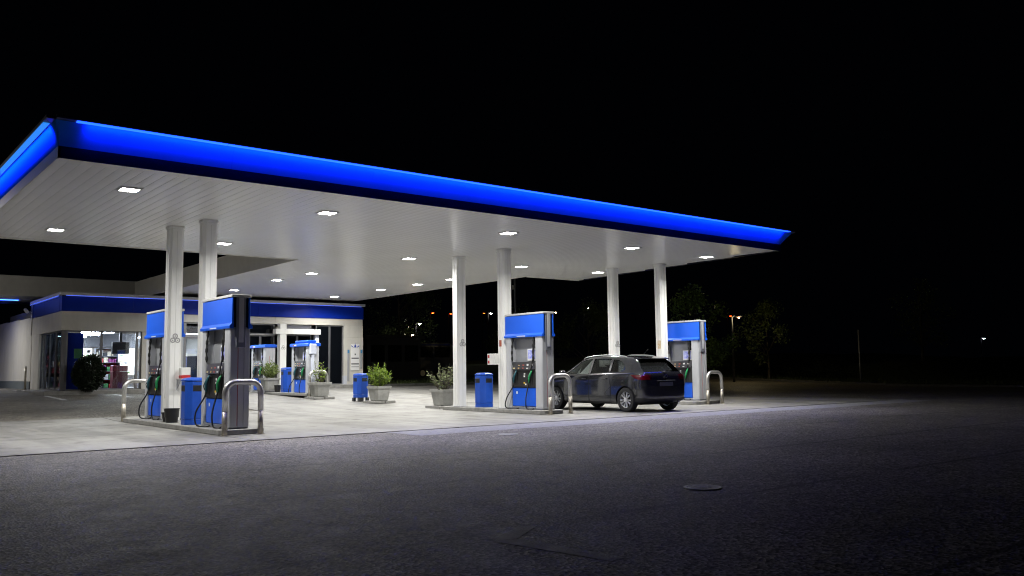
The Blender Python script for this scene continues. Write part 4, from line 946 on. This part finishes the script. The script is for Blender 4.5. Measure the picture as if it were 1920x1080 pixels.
def cover(x, y, r, label, m, grid):
    t = thing('utility_cover', label, 'cover', (x, y, .0), 'round covers in the asphalt')
    B().lathe([(r * .86, .004), (r * .86, .012), (r, .012), (r, .004)], 28, (x, y, 0), close=True).done('rim', mat('cover_rim', (.5, .5, .49), .5, metal=.2), t)
    b = B(); b.lathe([(r * .85, .004), (r * .85, .009)], 28, (x, y, 0)); b.done('lid', m, t)
    if grid:
        rd = random.Random(3)
        for i in range(14):
            a = rd.uniform(0, 2 * PI); q = rd.uniform(0, r * .6); l = r * .22; cx, cy = x + q * math.cos(a), y + q * math.sin(a); an = rd.uniform(0, PI)
            B().prism([(cx - l * math.cos(an) - .008, cy - l * math.sin(an)), (cx - l * math.cos(an) + .008, cy - l * math.sin(an)), (cx + l * math.cos(an) + .008, cy + l * math.sin(an)), (cx + l * math.cos(an) - .008, cy + l * math.sin(an))], 'z', .0095, .013).done('rib', MATS['cover_rim'], t)
cover(10.29, 12.88, .19, 'small plain round cover close to the concrete edge', mat('cover_pale', (.22, .22, .23), .6, var=.3, vs=12), False)
cover(7.1, 5.75, .19, 'small round patterned metal cover in the dark foreground asphalt', mat('cover_dark', (.5, .5, .49), .6, var=.6, vs=22, bump=.9, bs=70), True)

# ================================================================== SURROUNDINGS
GRASS = mat('grass_ground', (.030, .045, .012), .95, var=.5, vs=3, bump=.8, bs=25)
# verge behind shop + kerb, bank to the right
def kerbline(p0, p1, n, nm='kerb'):
    k = bpy.data.objects.new(nm, None); C.objects.link(k); struct(k)
    a, b_ = Vector((*p0, 0)), Vector((*p1, 0)); e = (b_ - a).normalized(); s = Vector((-e.y, e.x, 0)) * .075
    for i in range(n):
        q0, q1 = a.lerp(b_, i / n) + e * .005, a.lerp(b_, (i + 1) / n) - e * .005; z = gz((q0.y + q1.y) / 2)
        B().prism([tuple((q0 - s).xy), tuple((q1 - s).xy), tuple((q1 + s).xy), tuple((q0 + s).xy)], 'z', z - .05, z + .12, .01).done('kerb_stone', KERBD, k)
KERBD = mat('dirty_kerb', (.10, .10, .09), .85, var=.4, vs=4, bump=.3)
kerbline((21.9, 38.6), (48.6, 38.6), 30); kerbline((48.6, 38.6), (47.2, 12.0), 28)
def terrain(name, xs, ys, fz, m):
    b = B(); V = [[b.bm.verts.new((x, y, fz(x, y))) for x in xs] for y in ys]
    for j in range(len(ys) - 1):
        for i in range(len(xs) - 1): f = b.bm.faces.new((V[j][i], V[j][i + 1], V[j + 1][i + 1], V[j + 1][i])); f.smooth = True
    return struct(b.done(name, m))
def fz1(x, y): return gz(y) + .09
terrain('grass_verge', [21.9 + i * 2.67 for i in range(11)], [38.68 + j * 4 for j in range(22)], fz1, GRASS)
def bank(x, y):
    a = max(0, min(1, (x - 52) / 7)); a = a * a * (3 - 2 * a); b_ = max(0, min(1, (y - 22) / 9)); b_ = b_ * b_ * (3 - 2 * b_)
    return gz(y) + .10 + a * b_ * (1.25 + .25 * math.sin(y * .3) + .2 * math.sin(x * .5 + y * .21)) + .03 * math.sin(x * 2.1) * math.sin(y * 1.7)
xk = lambda y: 47.2 + (y - 12) * 1.4 / 26.6
terrain('grass_bank', [48.75 + i * 1.2 for i in range(36)], [6 + j * 1.6 for j in range(60)], bank, GRASS)
# grass tufts along the front of bank and verge
b = B(); rd = random.Random(8)
for i in range(9000):
    if i % 3: x, y = 48.85 + abs(rd.gauss(0, 4.5)), rd.uniform(12, 50); z = bank(x, y)
    else: x, y = rd.uniform(22, 48), 38.8 + abs(rd.gauss(0, 2.5)); z = fz1(x, y)
    a = rd.uniform(0, 2 * PI); hh = rd.uniform(.06, .22); wv = .02
    b.poly((x - wv * math.cos(a), y - wv * math.sin(a), z - .02), (x + wv * math.cos(a), y + wv * math.sin(a), z - .02), (x + rd.gauss(0, .06), y + rd.gauss(0, .06), z + hh))
tag(b.done('grass', leafm('grass_blade', (.03, .05, .01), (.08, .11, .025))), 'rough dark grass along kerb and bank', 'grass', kind='stuff')

def tree(x, y, z, h, r, label, m=TREEL, seed=0, n=2600, trunk=.3, dens=1., lean=0.):
    rd = random.Random(seed); t = thing('tree', label, 'tree', (x, y, z), 'trees around the forecourt'); tr = B()
    th = h * trunk
    tr.tube(smooth_path([(x, y, z - .1), (x + lean * .3, y, z + th), (x + lean, y + .1, z + h * .9)], 5), [.11 * h / 6 * (1 - k / 11) + .015 for k in range(11)], 7)
    cl = []
    for i in range(int(16 * dens)):
        f = rd.uniform(.0, 1.); hh = th + (h - th) * f; q = r * (math.sin(PI * min(1, .18 + f * .8))) * rd.uniform(.55, 1.)
        a = rd.uniform(0, 2 * PI); p = Vector((x + lean * f + q * math.cos(a), y + q * math.sin(a), z + hh)); cl.append((p, rd.uniform(.28, .5) * r * .8))
        b0 = Vector((x + lean * f * .6, y, z + max(th * .7, hh - q * .8))); tr.tube(smooth_path([b0, b0.lerp(p, .6) + Vector((0, 0, .1)), p], 3), [.03 * (1 - k / 7) + .008 for k in range(7)], 5)
    tr.done('trunk', BARK, t); lf = B()
    for i in range(n):
        c, rr = cl[rd.randrange(len(cl))]; dr = Vector((rd.gauss(0, 1), rd.gauss(0, 1), rd.gauss(0, .8))); p = c + dr.normalized() * rr * (rd.random() ** .4)
        ln = rd.uniform(.10, .22); o = Vector((rd.gauss(0, 1), rd.gauss(0, 1), rd.gauss(-.2, .7))).normalized(); sd = o.cross(Vector((rd.gauss(0, 1), rd.gauss(0, 1), rd.gauss(0, 1)))).normalized() * ln * .32
        lf.poly(p, p + o * ln * .5 + sd, p + o * ln, p + o * ln * .5 - sd)
    lf.done('crown', m, t); return t
tree(37.6, 30.5, gz(30.5), 5.1, 2.1, 'leafy green tree behind the pump right of the car', TREEL, 1, 3600, .28, 1.3)
tree(49.6, 34.3, bank(49.6, 34.3), 4.9, 1.75, 'slender dim tree with thin trunk on the grass verge', TREED, 2, 2300, .25)
tree(40.5, 42.0, gz(42), 5.0, 2.2, 'dark tree behind the rear column above car roof', TREED, 3, 2600, .25)
tree(36.2, 44.5, gz(44.5), 4.6, 1.9, 'faint tree between the middle pump and the car', TREED, 4, 2000, .25)
tree(31.0, 50.5, gz(50.5), 7.2, 3.0, 'large dark tree right of the shop behind street lamps', TREED, 5, 3200, .25, 1.3)
tree(33.5, 55, .6, 4.2, 1.8, 'low bush like tree beside the far parked van', TREED, 6, 1800, .2)
tree(62, 30, bank(62, 30), 5.5, 2.4, 'barely visible tree on top of the grass bank', TREED, 7, 1800, .25)
# hedge on bank
hd = B(); rd = random.Random(4)
for i in range(3500):
    y = rd.uniform(30, 46); x = 52.5 + rd.gauss(0, .45); z = bank(x, y) + abs(rd.gauss(.3, .3)); ln = .14; o = Vector((rd.gauss(0, 1), rd.gauss(0, 1), rd.gauss(.3, .7))).normalized(); sd = o.cross(Vector((rd.gauss(0, 1), rd.gauss(0, 1), 1))).normalized() * ln * .35; p = Vector((x, y, z)); hd.poly(p, p + o * ln * .5 + sd, p + o * ln, p + o * ln * .5 - sd)
tag(hd.done('hedge', DGREEN), 'low dark hedge at the foot of the grass bank', 'hedge')
# street lamps
def lamp_post(px_dir, dist, zt, label, col, em, pw=0, arm=1.):
    x, y = px_dir[0] / 70 * dist, px_dir[1] / 70 * dist; z = EYE + (px_dir[2] - EYE) / 70 * dist
    t = thing('street_lamp', label, 'street lamp', (x, y, gz(y)), 'street lamps in the distance')
    B().tube([(x, y + arm * .5, gz(y)), (x, y + arm * .5, z + .05), (x, y + arm * .35, z + .18), (x, y, z + .16)], [.08, .05, .045, .04], 8).done('pole', DARKG, t)
    hd = B().prism([(-.2, 0), (.2, 0), (.16, .1), (-.16, .1)], 'y', y - .14, y + .14, .02).done('head', DARKG, t); hd.data.transform(Matrix.Translation((x, 0, z + .07)))
    k_ = min(1.3, dist / 90); B().lathe([(.11 * k_, 0), (.10 * k_, -.05), (.04 * k_, -.075)], 14, (x, y, z + .065)).done('bulb_cover', mat('lamp_' + label[:22], (.8, .8, .8), .5, emit=em, ecol=col), t)
    if pw:
        ld = bpy.data.lights.new('bulb_light', 'POINT'); ld.energy = pw; ld.shadow_soft_size = .12; ld.color = (1., .80, .42)
        lo = bpy.data.objects.new('bulb_light', ld); C.objects.link(lo); lo.location = (x, y, z - .12); lo.parent = t; lo.matrix_parent_inverse = WM(t).inverted()
SOD = (1, .085, .01); WH = (1., .95, .85); WARM = (1., .70, .35)
lamp_post((38.2, 59.1, 4.9), 62, 0, 'white street lamp on tall thin pole right of the shop', WH, 300)
lamp_post((37.8, 59.5, 4.0), 54, 0, 'warm street lamp on lit pole just left of the white lamp', WARM, 120)
lamp_post((39.0, 58.4, 5.8), 105, 0, 'orange street lamp high in the distance left of rear middle column', SOD, 16)
lamp_post((40.15, 57.5, 5.72), 112, 0, 'orange street lamp touching left edge of rear middle column', SOD, 14)
lamp_post((42.6, 55.4, 5.7), 100, 0, 'white street lamp between the two middle columns', WH, 220)
lamp_post((42.15, 55.7, 5.72), 130, 0, 'faint orange street lamp left of white lamp between columns', SOD, 8)
lamp_post((48.7, 50.5, 6.0), 80, 0, 'white street lamp with visible pole above the car', WH, 180)
lamp_post((46.75, 52.2, 5.72), 120, 0, 'faint pale street lamp just right of the middle pump header', WARM, 60)
lamp_post((58.2, 42.9, 5.1), 53, 0, 'glowing orange street lamp above the tree at right', SOD, 9, 110)
lamp_post((57.7, 43.3, 5.25), 110, 0, 'small orange street lamp beside the glowing orange one', SOD, 8)
lamp_post((73.7, 30.6, 3.2), 140, 0, 'lone white light far off at the right edge', (.8, .85, 1.), 120)
t = thing('assumed_yard_lamp', 'assumed yard lamp on a pole, out of view beside the shop drive', 'street lamp', (-1.5, 34, gz(34)))  # unseen lamp, assumed from the light on roof edges and shop side
B().tube([(-1.5, 34.4, gz(34)), (-1.5, 34.4, 6.2), (-1.5, 34.2, 6.35), (-1.5, 34, 6.33)], [.08, .05, .045, .04], 8).done('pole', DARKG, t)
B().box(-1.7, 33.85, 6.2, -1.3, 34.15, 6.31, .02).done('head', DARKG, t)
B().lathe([(.11, 0), (.10, -.05), (.04, -.075)], 14, (-1.5, 34, 6.195)).done('bulb_cover', mat('assumed_yard_bulb', (.8, .8, .8), .5, emit=200, ecol=(1., .95, .85)), t)
ld = bpy.data.lights.new('bulb_light', 'POINT'); ld.energy = 620; ld.shadow_soft_size = .12; ld.color = (1., .95, .85)
lo = bpy.data.objects.new('bulb_light', ld); C.objects.link(lo); lo.location = (-1.5, 34, 6.05); lo.parent = t; lo.matrix_parent_inverse = WM(t).inverted()
t = thing('lamp_mast', 'grey mast with small lamp rising behind the middle column', 'mast', (33.2, 41.0, gz(41))); B().tube([(33.2, 40.75, gz(41)), (33.2, 40.75, 6.7)], [.09, .06], 10).done('pole', GREYP, t); B().box(33.0, 40.7, 6.05, 33.12, 40.8, 6.3, .02).done('lamp_head', WLAB, t)
t = thing('sign_post', 'thin dark post standing alone on the right verge', 'post', (50.6, 28.4, .2)); B().tube([(50.6, 28.4, .15), (50.6, 28.4, 3.4)], .05, 8).done('post', GREYP, t)
# far dark cabin and van
t = thing('site_cabin', 'barely visible dark cabin with windows right of the shop', 'cabin', (27.5, 45.5, gz(45.5)))
gy = gz(45.5) + .09
CAB = mat('cabin_wall', (.03, .03, .033), .7)
B().box(26.0, 46.0, gy, 29.8, 48.5, gy + 2.5, .02).done('wall', CAB, t); B().box(25.8, 45.8, gy + 2.502, 30.0, 48.7, gy + 2.7, .02).done('roof', CAB, t)
for i in range(3): wn = B().box(26.25 + i * 1.2, 45.975, gy + 1.1, 27.2 + i * 1.2, 45.998, gy + 2.1).done('window', DARKWIN, t); B().box(26.2 + i * 1.2, 45.97, gy + 2.102, 27.25 + i * 1.2, 45.998, gy + 2.16).done('frame', CAB, wn)
VAN = mat('van_paint', (.06, .07, .10), .3, coat=.5)
van = thing('parked_van', 'dark van with faint blue roof edge parked far behind', 'van', (32.5, 49.5, .6))
vz = gz(49.5) + .09
B().prism([(31.2, vz + .35), (34.4, vz + .35), (34.4, vz + 2.2), (34.1, vz + 2.4), (31.7, vz + 2.4), (31.2, vz + 1.5)], 'y', 49.0, 50.9, .05).done('body', VAN, van)
B().box(31.6, 48.98, vz + 1.4, 32.7, 48.998, vz + 2.1).done('window', DARKWIN, van); B().box(32.85, 48.98, vz + 1.4, 34.1, 48.998, vz + 2.1).done('window', DARKWIN, van)
B().box(31.75, 48.97, vz + 2.2, 34.1, 48.998, vz + 2.32).done('stripe', mat('van_blue', (.01, .04, .4), .4), van)
for x in (31.9, 33.7): wl = B().lathe([(.34, -.1), (.36, 0), (.34, .1)], 20, (x, 49.1, vz + .36), 'y').done('wheel', TYRE, van); B().lathe([(.2, -.11), (.2, -.105)], 14, (x, 49.1, vz + .36), 'y').done('rim', RIM, wl)
